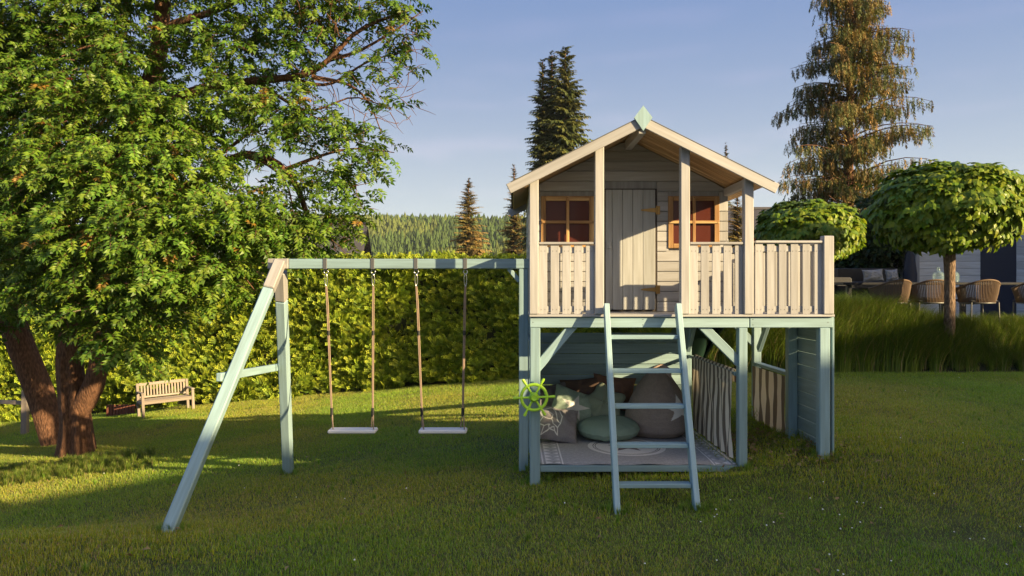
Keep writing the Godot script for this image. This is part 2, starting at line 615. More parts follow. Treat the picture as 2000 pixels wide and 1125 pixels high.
func build_big_trees() -> void:
	var base := at(148, 888, 10.7)
	base.y = ground_y(base.x, base.z)
	var t := thing("broadleaf_tree", "large old broadleaf tree with upright fluted trunk and drooping green crown", "tree", base)
	# trunk with three root ribs
	var st := begin()
	var pts := curve([Vector3(0, -0.25, 0), Vector3(0.0, 0.35, 0), Vector3(-0.03, 0.8, 0.02), Vector3(-0.05, 1.4, 0.05), Vector3(0.05, 2.3, 0.1)], 40)
	var rings := []
	for i in pts.size():
		var ring := []
		for k in 41:
			var g := TAU * k / 40.0
			var h: float = pts[i].y
			var r := 0.165 + 0.065 * exp(-h * 3.0) - 0.03 * smoothstep(0.6, 2.2, h)
			r *= 1.0 + (0.17 * exp(-h * 1.1)) * sin(g * 7.0 + 0.7 + h * 0.5)
			r *= 1.0 + 0.12 * bumps.get_noise_3d(cos(g) * 120.0, h * 50.0, sin(g) * 120.0) + 0.08 * bumps.get_noise_3d(cos(g) * 420.0, h * 90.0, sin(g) * 420.0)
			ring.append(pts[i] + Vector3(cos(g) * r, 0, sin(g) * r))
		rings.append(ring)
	sheet(st, func(u, v): return rings[roundi(v * 40.0)][roundi(u * 40.0)], 40, 40, true)
	put("trunk", st.commit(), M.bark, t, Transform3D(Basis(), base))
	var b := base
	limb("limb", t, [b + Vector3(0.02, 0.55, 0), at(186, 745, 10.6), at(205, 640, 10.5), at(240, 500, 10.2), at(330, 400, 9.9), at(470, 304, 9.5), at(560, 335, 9.3), at(600, 420, 9.2)], 0.15, 0.03)
	limb("limb", t, [b + Vector3(-0.03, 1.3, 0.05), at(150, 560, 10.6), at(220, 330, 10.4), at(300, 140, 10.1), at(318, 0, 10.0), at(330, -200, 9.9)], 0.17, 0.08)
	limb("limb", t, [at(240, 290, 10.35), at(350, 190, 10.0), at(480, 160, 9.7), at(610, 140, 9.4), at(700, 60, 9.3), at(800, 20, 9.2)], 0.09, 0.015)
	limb("limb", t, [at(300, 140, 10.1), at(320, 60, 9.7), at(420, 20, 9.5), at(560, -40, 9.3)], 0.07, 0.02)
	for s in [[[500, 158, 9.7], [600, 215, 9.4], [690, 190, 9.3], [765, 215, 9.25]], [[590, 140, 9.45], [645, 118, 9.4], [655, 40, 9.4], [640, -40, 9.4]],
			[[640, 118, 9.4], [700, 100, 9.35], [770, 60, 9.3], [825, 22, 9.3]], [[560, 150, 9.5], [640, 165, 9.5], [720, 120, 9.45], [800, 100, 9.4]],
			[[610, 150, 9.4], [680, 165, 9.3], [720, 200, 9.3], [745, 260, 9.3]], [[470, 304, 9.5], [520, 320, 9.3], [560, 360, 9.1], [575, 430, 9.0]],
			[[560, 330, 9.3], [640, 300, 9.2], [700, 290, 9.2], [770, 298, 9.2]], [[330, 400, 9.9], [400, 450, 9.2], [460, 520, 8.8], [500, 570, 8.7]],
			[[200, 560, 10.3], [260, 540, 9.4], [310, 560, 8.8], [345, 600, 8.6]], [[320, 430, 9.6], [310, 500, 8.9], [355, 520, 8.7], [362, 570, 8.6], [345, 600, 8.55]],
			[[230, 420, 10.2], [170, 420, 9.4], [150, 520, 8.9], [180, 600, 8.7]], [[600, 420, 9.2], [640, 450, 9.2], [655, 490, 9.2]], [[220, 330, 10.4], [120, 260, 9.6], [60, 300, 9.0]],
			[[300, 140, 10.1], [200, 90, 9.4], [120, 110, 8.9]], [[420, 310, 9.6], [500, 250, 9.3], [560, 210, 9.2], [640, 240, 9.2]]]:
		var q := []
		for e in s:
			q.append(at(e[0], e[1], e[2]))
		limb("branch", t, q, 0.028, 0.005, 7, 0.15, 14)
	# fine bare twigs at the airy edge
	st = begin()
	for i in 260:
		var p := at(rr(540, 815), rr(-20, 240), rr(9.0, 9.8))
		if i % 3 == 0:
			p = at(rr(430, 720), rr(240, 480), rr(8.9, 9.6))
		var q2 := [p]
		var dir := Vector3(rr(-0.2, 1.0), rr(-0.7, 0.5), rr(-0.5, 0.5)).normalized()
		for k in 3:
			p += dir * rr(0.06, 0.14)
			dir = (dir + Vector3(rr(-0.5, 0.5), rr(-0.5, 0.35), rr(-0.5, 0.5))).normalized()
			q2.append(p)
		tube(st, q2, [0.005, 0.004, 0.003, 0.0015], 4, 0.0, false, false)
	put("fine_twigs", st.commit(), M.bark, t).set_meta("kind", "stuff")
	# crown: [x, y, depth, radius across, radius up, fullness, tone]
	var places := []
	var tints := []
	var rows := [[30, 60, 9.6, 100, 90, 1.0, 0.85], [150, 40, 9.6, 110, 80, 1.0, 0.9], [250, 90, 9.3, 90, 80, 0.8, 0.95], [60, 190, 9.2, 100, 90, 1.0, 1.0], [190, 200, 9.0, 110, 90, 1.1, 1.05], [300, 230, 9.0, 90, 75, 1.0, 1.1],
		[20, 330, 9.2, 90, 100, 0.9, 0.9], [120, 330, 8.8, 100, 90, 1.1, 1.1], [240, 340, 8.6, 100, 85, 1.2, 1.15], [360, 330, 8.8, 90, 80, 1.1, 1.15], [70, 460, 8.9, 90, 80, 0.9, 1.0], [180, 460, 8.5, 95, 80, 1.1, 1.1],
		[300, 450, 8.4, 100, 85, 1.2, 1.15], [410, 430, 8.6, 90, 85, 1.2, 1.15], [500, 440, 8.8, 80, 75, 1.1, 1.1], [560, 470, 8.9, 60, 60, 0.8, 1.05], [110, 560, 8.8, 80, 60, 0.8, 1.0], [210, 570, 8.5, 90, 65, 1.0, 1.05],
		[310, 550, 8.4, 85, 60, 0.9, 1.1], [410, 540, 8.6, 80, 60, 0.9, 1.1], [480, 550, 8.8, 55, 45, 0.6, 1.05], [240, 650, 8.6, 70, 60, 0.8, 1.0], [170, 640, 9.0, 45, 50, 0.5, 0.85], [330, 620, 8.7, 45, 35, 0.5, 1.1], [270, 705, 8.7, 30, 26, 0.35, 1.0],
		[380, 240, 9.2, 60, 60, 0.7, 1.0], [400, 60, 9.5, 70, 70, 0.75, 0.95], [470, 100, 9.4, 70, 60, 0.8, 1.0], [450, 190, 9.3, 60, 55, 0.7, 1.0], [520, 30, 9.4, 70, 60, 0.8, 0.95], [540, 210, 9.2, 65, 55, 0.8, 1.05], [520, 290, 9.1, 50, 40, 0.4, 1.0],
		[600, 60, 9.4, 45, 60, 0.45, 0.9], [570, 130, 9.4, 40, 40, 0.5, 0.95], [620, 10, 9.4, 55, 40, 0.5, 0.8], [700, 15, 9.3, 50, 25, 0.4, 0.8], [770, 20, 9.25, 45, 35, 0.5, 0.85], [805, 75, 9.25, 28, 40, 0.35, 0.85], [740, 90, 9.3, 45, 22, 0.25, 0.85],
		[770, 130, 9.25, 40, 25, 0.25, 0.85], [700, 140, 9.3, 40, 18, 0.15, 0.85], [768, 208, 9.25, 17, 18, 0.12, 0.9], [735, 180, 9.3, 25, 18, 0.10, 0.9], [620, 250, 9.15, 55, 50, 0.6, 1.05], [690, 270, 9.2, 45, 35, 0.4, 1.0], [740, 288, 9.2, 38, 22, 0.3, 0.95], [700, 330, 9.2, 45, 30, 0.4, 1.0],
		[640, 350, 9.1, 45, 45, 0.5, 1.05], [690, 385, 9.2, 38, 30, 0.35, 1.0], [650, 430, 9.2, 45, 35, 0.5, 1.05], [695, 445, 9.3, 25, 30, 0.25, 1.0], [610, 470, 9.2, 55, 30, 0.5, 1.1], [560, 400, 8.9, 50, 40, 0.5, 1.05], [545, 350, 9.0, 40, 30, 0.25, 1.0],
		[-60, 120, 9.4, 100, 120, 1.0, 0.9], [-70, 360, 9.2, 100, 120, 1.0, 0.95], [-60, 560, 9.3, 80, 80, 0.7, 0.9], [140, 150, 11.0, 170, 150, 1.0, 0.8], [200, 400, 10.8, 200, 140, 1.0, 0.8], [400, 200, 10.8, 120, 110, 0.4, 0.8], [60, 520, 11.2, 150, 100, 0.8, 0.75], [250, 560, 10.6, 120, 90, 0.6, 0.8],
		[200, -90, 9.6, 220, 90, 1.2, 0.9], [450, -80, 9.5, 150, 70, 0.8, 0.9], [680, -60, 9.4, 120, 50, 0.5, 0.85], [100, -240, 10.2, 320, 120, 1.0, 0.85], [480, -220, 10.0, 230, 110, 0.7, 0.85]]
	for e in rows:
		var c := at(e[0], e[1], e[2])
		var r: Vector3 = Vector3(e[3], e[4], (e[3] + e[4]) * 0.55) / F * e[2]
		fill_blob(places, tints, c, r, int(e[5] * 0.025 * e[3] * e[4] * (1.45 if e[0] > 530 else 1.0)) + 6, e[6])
	var n0 := 0
	var k0 := places.size()
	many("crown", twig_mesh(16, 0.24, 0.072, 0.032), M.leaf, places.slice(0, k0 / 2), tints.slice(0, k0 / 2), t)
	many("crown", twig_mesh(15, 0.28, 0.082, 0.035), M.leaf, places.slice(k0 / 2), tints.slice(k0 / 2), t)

	# the leaning neighbour
	var lb := at(112, 862, 12.0)
	lb.y = ground_y(lb.x, lb.z)
	var l := thing("leaning_tree", "reddish barked tree trunk leaning left behind the upright one", "tree", lb)
	var lp := curve([lb + Vector3(0.05, -0.3, 0), lb, at(75, 760, 12.0), at(30, 645, 11.9), at(0, 540, 11.8), at(-60, 400, 11.6), at(-150, 200, 11.4)], 48)
	var lr := []
	for i in lp.size():
		lr.append(lerpf(0.215, 0.14, i / 48.0))
	rod("trunk", l, M.bark, lp, lr, 30, 0.26)
	limb("limb", l, [at(0, 545, 11.8), at(50, 420, 11.6), at(120, 330, 11.4), at(170, 200, 11.3)], 0.10, 0.03)
	limb("limb", l, [at(10, 590, 11.9), at(-60, 520, 11.2), at(-120, 480, 10.8)], 0.09, 0.03)
	places = []
	tints = []
	for e in [[20, 480, 11.6, 120, 90, 0.9], [-80, 300, 11.4, 140, 130, 0.9], [70, 330, 11.6, 140, 120, 0.8], [-40, 620, 11.0, 70, 60, 0.5], [-60, 100, 11.4, 160, 120, 0.8], [120, 600, 12.6, 70, 60, 0.4]]:
		fill_blob(places, tints, at(e[0], e[1], e[2]), Vector3(e[3], e[4], (e[3] + e[4]) * 0.5) / F * e[2], int(e[5] * 0.0165 * e[3] * e[4]), 0.75)
	many("crown", twig_mesh(12, 0.26, 0.09, 0.042), M.leaf, places, tints, l)

# ---------------------------------------------------------------- conifers
func frond_mesh(length: float, width: float, pairs: int, dark: Color, light: Color) -> ArrayMesh:
	var st := begin()
	for i in pairs:
		var t := (i + 0.6) / pairs
		var root := Vector3(length * t, 0.10 * length * t - 0.26 * length * t * t, 0)
		for s in [-1.0, 1.0]:
			var l: float = width * (1.0 - 0.75 * t) * rr(0.75, 1.15)
			var out := Vector3(0.75, rr(-0.45, -0.05), s * rr(0.6, 1.0)).normalized()
			var c := dark.lerp(light, clampf(t * rr(0.5, 1.3), 0, 1))
			add_leaf(st, root, out, (Vector3.UP - out * out.y).normalized(), l, l * 0.38, c, rr(0.2, 0.5))
	add_leaf(st, Vector3(length * 0.85, 0, 0) + Vector3.DOWN * length * 0.12, Vector3(1, -0.2, 0).normalized(), Vector3(0.2, 1, 0).normalized(), width * 0.45, width * 0.2, light)
	return st.commit()

func spruce(label: String, foot: Vector3, height: float, half: float, frond: ArrayMesh, group: String, bare := 0.0, pts_of := 1.0, start := 0.08) -> Node3D:
	var t := thing("spruce_tree", label, "tree", foot, group)
	rod("trunk", t, M.bark, [foot - Vector3(0, 0.5, 0), foot + Vector3(0, height * 0.5, 0), foot + Vector3(0, height * 0.985, 0)], [height * 0.018, height * 0.011, height * 0.002], 8)
	var places := []
	var tints := []
	var y := height * start
	var whirl := 0
	while y < height * 0.99:
		var f := 1.0 - y / height
		var reach := half * (pow(f, pts_of) * 0.93 + 0.05) * rr(0.8, 1.12)
		var n := int(lerpf(6, 24, f)) + 1
		for k in n:
			if rng.randf() < bare:
				continue
			var yaw := TAU * (k + 0.5 * (whirl % 2)) / n + rr(-0.3, 0.3)
			var s: float = reach * rr(0.6, 1.22)
			var b := Basis(Vector3.UP, yaw) * Basis(Vector3(0, 0, 1), lerpf(0.7, -0.12, pow(f, 0.4)) + rr(-0.12, 0.12)) * Basis(Vector3.RIGHT, rr(-0.3, 0.3))
			places.append(Transform3D(b.scaled_local(Vector3(s, s, maxf(s, half * 0.25))), foot + Vector3(0, y + rr(-0.25, 0.25), 0)))
			var g := rr(0.75, 1.25)
			tints.append(Color(g * rr(0.9, 1.25), g, g * rr(0.8, 1.1)))
		y += height * lerpf(0.012, 0.027, f)
		whirl += 1
	many("crown", frond, M.needle, places, tints, t)
	return t

func build_conifers() -> void:
	var frond := frond_mesh(1.0, 0.50, 13, Color(0.04, 0.06, 0.022), Color(0.15, 0.16, 0.04))
	var frond_b := frond_mesh(1.0, 0.46, 10, Color(0.08, 0.078, 0.03), Color(0.30, 0.22, 0.07))
	var g := "three spruces grown together behind the playhouse"
	spruce("tallest of three dark spruces grown together behind the playhouse roof", Vector3(at(1104, 0, 45).x, -1.0, -45), at(0, 85, 45).y + 1.0, 2.7, frond, g, 0.05, 0.62)
	spruce("middle spruce of the three, slightly shorter, behind the playhouse roof", Vector3(at(1078, 0, 46).x, -1.0, -46), at(0, 100, 46).y + 1.0, 2.3, frond, g, 0.05, 0.7)
	spruce("leftmost and darkest of the three grown together spruces", Vector3(at(1060, 0, 45.5).x, -1.0, -45.5), at(0, 112, 45.5).y + 1.0, 1.75, frond, g, 0.05, 0.6)
	spruce("thin brownish conifer standing alone before the wooded hill", Vector3(at(915, 0, 62).x, -2.5, -62), at(0, 345, 62).y + 2.5, 2.6, frond_b, "small weathered conifers", 0.08, 0.75)
	spruce("small brownish conifer beside the left eave of the playhouse", Vector3(at(1004, 0, 50).x, -2.0, -50), at(0, 318, 50).y + 2.0, 1.75, frond_b, "small weathered conifers", 0.2, 0.75)
	spruce("slender conifer whose tip shows over the right roof slope", Vector3(at(1418, 0, 55).x, -1.5, -55), at(0, 278, 55).y + 1.5, 1.8, frond, "small weathered conifers", 0.1, 0.95)
	spruce("young green conifer seen between porch post and house wall", Vector3(at(1440, 0, 30).x, -1.0, -30), at(0, 372, 30).y + 1.0, 1.4, frond_b, "small weathered conifers", 0.1, 0.8)

	# the tall larch-like tree with hanging sprays
	var st := begin()
	for i in 9:
		var y := -i * 0.036
		for s in [-1.0, 1.0]:
			var out := Vector3(s * rr(0.4, 0.9), -1.0, rr(-0.6, 0.6)).normalized()
			var u := out.cross(Vector3(rr(-1, 1), 0.2, 1)).normalized()
			add_leaf(st, Vector3(rr(-0.01, 0.01), y, rr(-0.01, 0.01)), out, u, rr(0.07, 0.13), 0.030, Color(1, 1, 1) * rr(0.75, 1.2))
	var strand := st.commit()
	var foot := Vector3(at(1660, 0, 22).x, 0.4, -22)
	var t := thing("larch_tree", "tall feathery conifer with brown hanging sprays and straight trunk", "tree", foot)
	limb("trunk", t, [foot - Vector3(0, 1, 0), foot + Vector3(-0.03, 4, 0), foot + Vector3(0.02, 8, 0), foot + Vector3(0.0, 13.2, 0)], 0.21, 0.03, 14, 0.12, 40)
	st = begin()
	var places := []
	var tints := []
	var y2 := 2.0
	while y2 < 12.9:
		var full: float = 2.32 * clampf((13.3 - y2) / 8.6, 0.05, 1.0) * (1.0 if y2 > 3.4 else 0.85)
		for k in (4 if y2 > 3.0 else 3):
			var yaw := rr(0, TAU)
			var reach: float = full * rr(0.5, 1.08)
			var out := Vector3(cos(yaw), 0, sin(yaw))
			var root := foot + Vector3(0, y2 + rr(-0.22, 0.22), 0)
			var lift := rr(0.15, 0.42)
			var pts := []
			for s in 6:
				var f := s / 5.0
				pts.append(root + out * reach * f + Vector3.UP * reach * (lift * f * (1.5 - 1.25 * f) * 1.3))
			tube(st, pts, [0.028, 0.022, 0.017, 0.012, 0.008, 0.004], 5, 0.0, false, false)
			if y2 < 2.8 and rng.randf() < 0.6:
				continue
			var n := int(reach * (30.0 if y2 > 3.4 else 18.0))
			for s in n:
				var f := pow(rr(0.12, 1.0), 0.8)
				var i0 := mini(int(f * 5.0), 4)
				var p: Vector3 = pts[i0].lerp(pts[i0 + 1], f * 5.0 - i0)
				var side := Vector3(-out.z, 0, out.x) * rng.randfn() * 0.22 * (1.2 - f * 0.7)
				var sc := rr(0.55, 1.25) * (1.1 - 0.35 * f)
				places.append(Transform3D((Basis(Vector3.UP, rr(0, TAU)) * Basis(Vector3.RIGHT, rr(-0.35, 0.35))).scaled_local(Vector3.ONE * sc), p + side + Vector3(0, rr(-0.12, 0.03), 0)))
				var brown: float = clampf(rr(-0.35, 1.15) - 0.3 * f, 0.0, 1.0)
				tints.append(Color(0.11, 0.135, 0.035).lerp(Color(0.38, 0.225, 0.075), brown) * rr(0.8, 1.2))
		y2 += 0.16
	put("branches", st.commit(), M.bark, t).set_meta("kind", "stuff")
	many("hanging_foliage", strand, M.needle, places, tints, t)

func catalpa_mesh() -> ArrayMesh:
	var st := begin()
	for i in 3:
		var yaw := (i - 1) * 0.8 + rr(-0.2, 0.2)
		var out := Vector3(cos(yaw), -0.75, sin(yaw)).normalized()
		var up := (Vector3(1.0, 0.8, 0) - out * out.dot(Vector3(1.0, 0.8, 0))).normalized()
		var side := out.cross(up)
		var l := rr(0.09, 0.15)
		var w := l * 0.82
		var root := Vector3(0, rr(-0.03, 0.03), rr(-0.05, 0.05))
		var c := Color(0.075, 0.175, 0.016).lerp(Color(0.25, 0.33, 0.026), rng.randf())
		st.set_color(c)
		var rim := [root, root + side * w * 0.32 - out * l * 0.06, root + side * w * 0.5 + out * l * 0.28 - up * 0.012, root + side * w * 0.27 + out * l * 0.68 - up * 0.02, root + out * l - up * 0.05,
			root - side * w * 0.27 + out * l * 0.68 - up * 0.02, root - side * w * 0.5 + out * l * 0.28 - up * 0.012, root - side * w * 0.32 - out * l * 0.06]
		var mid := root + out * l * 0.35 + up * 0.006
		for k in 8:
			flat_tri(st, mid, rim[k], rim[(k + 1) % 8], mid - up)
	return st.commit()

func catalpa(label: String, foot: Vector3, mid_y: float, across: float, up: float, trunk_r: float, leaf: ArrayMesh, n: int, group: String) -> void:
	var t := thing("ball_tree", label, "tree", foot, group)
	var top := Vector3(foot.x, mid_y, foot.z)
	rod("trunk", t, M.pale_bark, curve([foot - Vector3(0, 0.4, 0), foot.lerp(top, 0.5) + Vector3(0.015, 0, 0), top - Vector3(0, up * 0.3, 0)], 12), [1.1, 1.05, 1, 1, 1.06, 1, 1, 1, 1, 1.1, 1.2, 1.3, 1.35].map(func(v): return v * trunk_r), 14, 0.1)
	for k in 9:
		var g := TAU * k / 9.0
		limb("branch", t, [top - Vector3(0, up * 0.45, 0), top + Vector3(cos(g) * across * 0.45, -up * 0.05, sin(g) * across * 0.45), top + Vector3(cos(g) * across * 0.8, up * 0.25, sin(g) * across * 0.8)], trunk_r * 0.4, 0.008, 6, 0.1, 8)
	var places := []
	var tints := []
	for i in n:
		var v := Vector3(rng.randfn(), rng.randfn(), rng.randfn()).normalized()
		if v.y < -0.5 and rng.randf() < 0.5:
			v.y = -v.y
		var lump := 1.0 + 0.24 * bumps.get_noise_3d(v.x * 130.0 + foot.x * 30.0, v.y * 150.0, v.z * 110.0)
		var deep := pow(rng.randf(), 2.2) * 0.4 - (rr(0.0, 0.10) if rng.randf() < 0.15 else 0.0)
		var p := top + Vector3(v.x * across, v.y * up * (0.86 if v.y > 0 else 0.78), v.z * across) * lump * (1.0 - deep)
		var yaw := atan2(-v.z, v.x) + rr(-0.5, 0.5)
		var b := Basis(Vector3.UP, yaw) * Basis(Vector3(0, 0, 1), v.y * 0.75 + rr(-0.45, 0.6)) * Basis(Vector3.RIGHT, rr(-0.6, 0.6))
		places.append(Transform3D(b.scaled_local(Vector3.ONE * rr(0.7, 1.15)), p))
		var k := rr(0.8, 1.2)
		tints.append(Color(k * rr(0.9, 1.2), k, k))
	many("crown", leaf, M.leaf, places, tints, t)

# ---------------------------------------------------------------- hedge, grasses, hill
func spray_mesh() -> ArrayMesh:
	var st := begin()
	for f in 4:
		var yaw := (f - 1.5) * 0.5 + rr(-0.2, 0.2)
		var dir := Vector3(cos(yaw) * 0.5, rr(0.2, 0.9), sin(yaw)).normalized()
		var up := Vector3(1.0, 0.45, rr(-0.5, 0.7)).normalized()
		up = (up - dir * up.dot(dir)).normalized()
		var side := dir.cross(up)
		var l := rr(0.095, 0.155)
		for i in 6:
			var t := (i + 0.5) / 6.0
			for s in [-1.0, 1.0]:
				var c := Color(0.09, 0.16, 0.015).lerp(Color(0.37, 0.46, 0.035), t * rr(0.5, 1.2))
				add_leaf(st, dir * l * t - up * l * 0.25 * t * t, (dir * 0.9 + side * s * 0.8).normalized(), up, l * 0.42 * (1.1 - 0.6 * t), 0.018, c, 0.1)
	return st.commit()

func build_hedge() -> void:
	var line := [Vector2(2.8, 13.9), Vector2(0.5, 14.2), Vector2(-2.0, 14.6), Vector2(-4.0, 15.0), Vector2(-6.5, 15.45), Vector2(-9.0, 15.8), Vector2(-14.0, 16.6)]
	var t := thing("hedge", "long clipped evergreen hedge along the back of the lawn", "hedge", Vector3(-4.5, ground_y(-4.5, -15.2), -15.2))
	var core := begin()
	var places := []
	var tints := []
	var top := 2.08
	var lit := begin()
	for i in line.size() - 1:
		var a: Vector2 = line[i]
		var b: Vector2 = line[i + 1]
		var along := (b - a).normalized()
		var out := Vector2(along.y, -along.x)           # (x, depth): towards the lawn
		if out.y > 0.0:
			out = -out
		var n3 := Vector3(out.x, 0, -out.y)
		var len := a.distance_to(b)
		var lo := ground_y((a.x + b.x) / 2.0, -(a.y + b.y) / 2.0) - 0.15
		var c := (a + b) / 2.0 - out * 0.42
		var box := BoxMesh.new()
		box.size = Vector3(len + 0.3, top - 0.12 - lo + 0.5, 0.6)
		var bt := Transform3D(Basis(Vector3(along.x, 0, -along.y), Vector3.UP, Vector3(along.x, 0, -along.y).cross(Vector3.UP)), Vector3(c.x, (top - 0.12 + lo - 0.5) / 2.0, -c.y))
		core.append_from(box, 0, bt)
		var face := int(len * (top - lo) * 250.0)
		for k in face + int(len * 110.0):
			var u := rng.randf()
			var p2 := a.lerp(b, u)
			var y: float
			var b3: Basis
			var yaw := atan2(-n3.z, n3.x)
			if k < face:
				y = lo + 0.12 + (top - lo - 0.12) * rng.randf()
				var dent := 0.26 * bumps.get_noise_3d(p2.x * 60.0, y * 70.0, p2.y * 60.0) + rr(-0.10, 0.02)
				p2 += out * dent
				b3 = Basis(Vector3.UP, yaw + rr(-0.7, 0.9)) * Basis(Vector3(0, 0, 1), rr(-0.5, 0.5)) * Basis(Vector3.RIGHT, rr(-0.8, 0.8))
			else:
				p2 -= out * rr(0.0, 0.8)
				y = top - 0.05 + 0.12 * bumps.get_noise_2d(p2.x * 70.0, p2.y * 90.0) + rr(-0.06, 0.09)
				b3 = Basis(Vector3.UP, rr(0, TAU)) * Basis(Vector3(0, 0, 1), rr(0.4, 1.3))
			places.append(Transform3D(b3.scaled_local(Vector3.ONE * rr(0.75, 1.35)), Vector3(p2.x, y, -p2.y)))
			var g := rr(0.75, 1.2)
			tints.append(Color(g * rr(0.9, 1.15), g, g))
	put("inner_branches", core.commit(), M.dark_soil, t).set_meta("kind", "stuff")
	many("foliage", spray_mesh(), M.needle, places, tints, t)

func build_bed() -> void:
	var st := begin()
	var cells := 40
	sheet(st, func(u, v):
		var x: float = lerpf(2.2, 16.0, u)
		var z: float = -lerpf(12.1, 13.3, v)
		return Vector3(x, bank_y(x, z) + 0.004, z), 60, 12, true)
	setting(put("planting_bed", st.commit(), M.dark_soil))
	var tuft := grass_tuft(70, 0.78, 0.0048, 0.62)
	var places := []
	var tints := []
	for i in 900:
		var x := rr(2.1, 9.2)
		var d := rr(12.4, 13.45)
		var tall := lerpf(1.42, 0.70, smoothstep(6.0, 7.3, x)) * lerpf(1.0, 0.78, smoothstep(12.5, 13.3, d)) * rr(0.75, 1.05)
		places.append(Transform3D(Basis(Vector3.UP, rr(0, TAU)).scaled_local(Vector3(tall * 1.05, tall, tall * 1.05)), Vector3(x, bank_y(x, -d) - 0.03, -d)))
		var g := rr(0.75, 1.2)
		tints.append(Color(g, g, g * rr(0.8, 1.2)))
	setting(many("ornamental_grass", tuft, leaf_material(0.5, 0.4), places, tints), "stuff").set_meta("label", "arching ornamental grasses along the terrace edge")

func build_hill() -> void:
	var hill := func(x: float, d: float) -> float:
		var r := smoothstep(130.0, 420.0, d)
		return -3.5 + r * (33.0 + 3.0 * sin(x * 0.006 + 0.8) - 0.022 * x - 16.0 * smoothstep(30.0, 260.0, x) + 2.0 * bumps.get_noise_2d(x * 0.6, d * 0.6))
	var st := begin()
	sheet(st, func(u, v):
		var x: float = lerpf(-520.0, 620.0, u)
		var d: float = lerpf(120.0, 520.0, v)
		return Vector3(x, hill.call(x, d), -d), 60, 30, true)
	setting(put("hill", st.commit(), M.hill))
	# one low conifer, drawn as uneven tiers
	st = begin()
	for k in 4:
		var y0 := 0.08 + 0.22 * k
		var r := 0.26 * (1.0 - k * 0.21)
		for s in 7:
			var g0 := TAU * (s + rr(-0.2, 0.2)) / 7.0
			var g1 := TAU * (s + 1 + rr(-0.2, 0.2)) / 7.0
			st.set_color(Color(1, 1, 1) * rr(0.7, 1.15))
			flat_tri(st, Vector3(0, y0 + 0.38, 0), Vector3(cos(g0) * r * rr(0.8, 1.2), y0 + rr(-0.04, 0.04), sin(g0) * r), Vector3(cos(g1) * r, y0 + rr(-0.03, 0.05), sin(g1) * r * rr(0.8, 1.2)), Vector3(0, y0 - 0.5, 0))
	var places := []
	var tints := []
	for i in 15000:
		var d := 150.0 + 300.0 * rng.randf()
		d = 150.0 + floorf((d - 150.0) / 5.0) * 5.0 + rr(-1.6, 1.6)
		var x := rr(-0.30, 0.36) * d - 6.0
		var s := rr(3.6, 6.6) * (0.85 + 0.0008 * d)
		places.append(Transform3D(Basis(Vector3.UP, rr(0, TAU)).scaled(Vector3(s * 1.35, s * rr(0.7, 1.05), s * 1.35)), Vector3(x, hill.call(x, d) - 0.6, -d)))
		var g := rr(0.8, 1.2)
		var c := Color(0.065, 0.11, 0.025) if bumps.get_noise_2d(x * 1.5, d * 1.5) + rr(-0.2, 0.2) < 0.05 else Color(0.125, 0.16, 0.035)
		tints.append(c * g)
	var m := leaf_material(0.8, 0.2)
	setting(many("hill_forest", st.commit(), m, places, tints), "stuff").set_meta("label", "far conifer forest covering the hill behind the hedge")

# ---------------------------------------------------------------- the playhouse
const XC := 1.045
const ROOF := 2.968
const HORIZ := 0.5

func roof_y(x: float) -> float:
	return ROOF - HORIZ * absf(x - XC)

func planked_wall(called: String, parent: Node, m: String, x0: float, x1: float, y0: float, y1: float, z: float, pitch: float, gable: bool, holes: Array, gap := 0.005, thick := 0.018) -> void:
	var w := part(called, parent)
	var y := y0
	while y < y1 - 0.01:
		var lo := y + gap / 2.0
		var hi := minf(y + pitch - gap / 2.0, y1)
		var cuts := [[x0, x1]]
		if gable:
			var reach := (ROOF - 0.03 - lo) / HORIZ
			cuts = [[maxf(x0, XC - reach), minf(x1, XC + reach)]]
		for h in holes:
			if hi > h[1] + 0.004 and lo < h[3] - 0.004:
				var next := []
				for c in cuts:
					if h[2] <= c[0] or h[0] >= c[1]:
						next.append(c)
						continue
					if h[0] - c[0] > 0.01:
						next.append([c[0], h[0]])
					if c[1] - h[2] > 0.01:
						next.append([h[2], c[1]])
				cuts = next
		for c in cuts:
			if c[1] - c[0] < 0.03:
				continue
			var tilted: bool = gable and (ROOF - 0.03 - hi) / HORIZ < maxf(XC - c[0], c[1] - XC) + 0.001
			if tilted:
				var top := maxf(0.012, (ROOF - 0.03 - hi) / HORIZ)
				prism("plank", w, pick(m), PackedVector2Array([Vector2(c[0], lo), Vector2(c[1], lo), Vector2(minf(c[1], XC + top), hi), Vector2(maxf(c[0], XC - top), hi)]), z - thick, z, true)
			else:
				block("plank", w, pick(m), Vector3(c[0], lo, z - thick), Vector3(c[1], hi, z), 0.003)
		y += pitch

func slats(parent: Node, called: String, x0: float, x1: float, n: int, wide: float, y0: float, y1: float, z: float, m: String) -> void:
	var r := part(called, parent)
	block("top_rail", r, pick(m), Vector3(x0, y1, z - 0.06), Vector3(x1, y1 + 0.02, z + 0.02))
	block("upper_batten", r, pick(m), Vector3(x0, y1 - 0.07, z - 0.032), Vector3(x1, y1 - 0.02, z - 0.0125))
	block("lower_batten", r, pick(m), Vector3(x0, y0 + 0.015, z - 0.032), Vector3(x1, y0 + 0.065, z - 0.0125))
	var gap := (x1 - x0 - n * wide) / (n - 1) if n > 1 else 0.0
	for k in n:
		var x := x0 + k * (wide + gap)
		var s := block("slat", r, pick(m), Vector3(x + 0.001, y0, z - 0.011), Vector3(x + wide - 0.001, y1 - 0.004, z), 0.002)

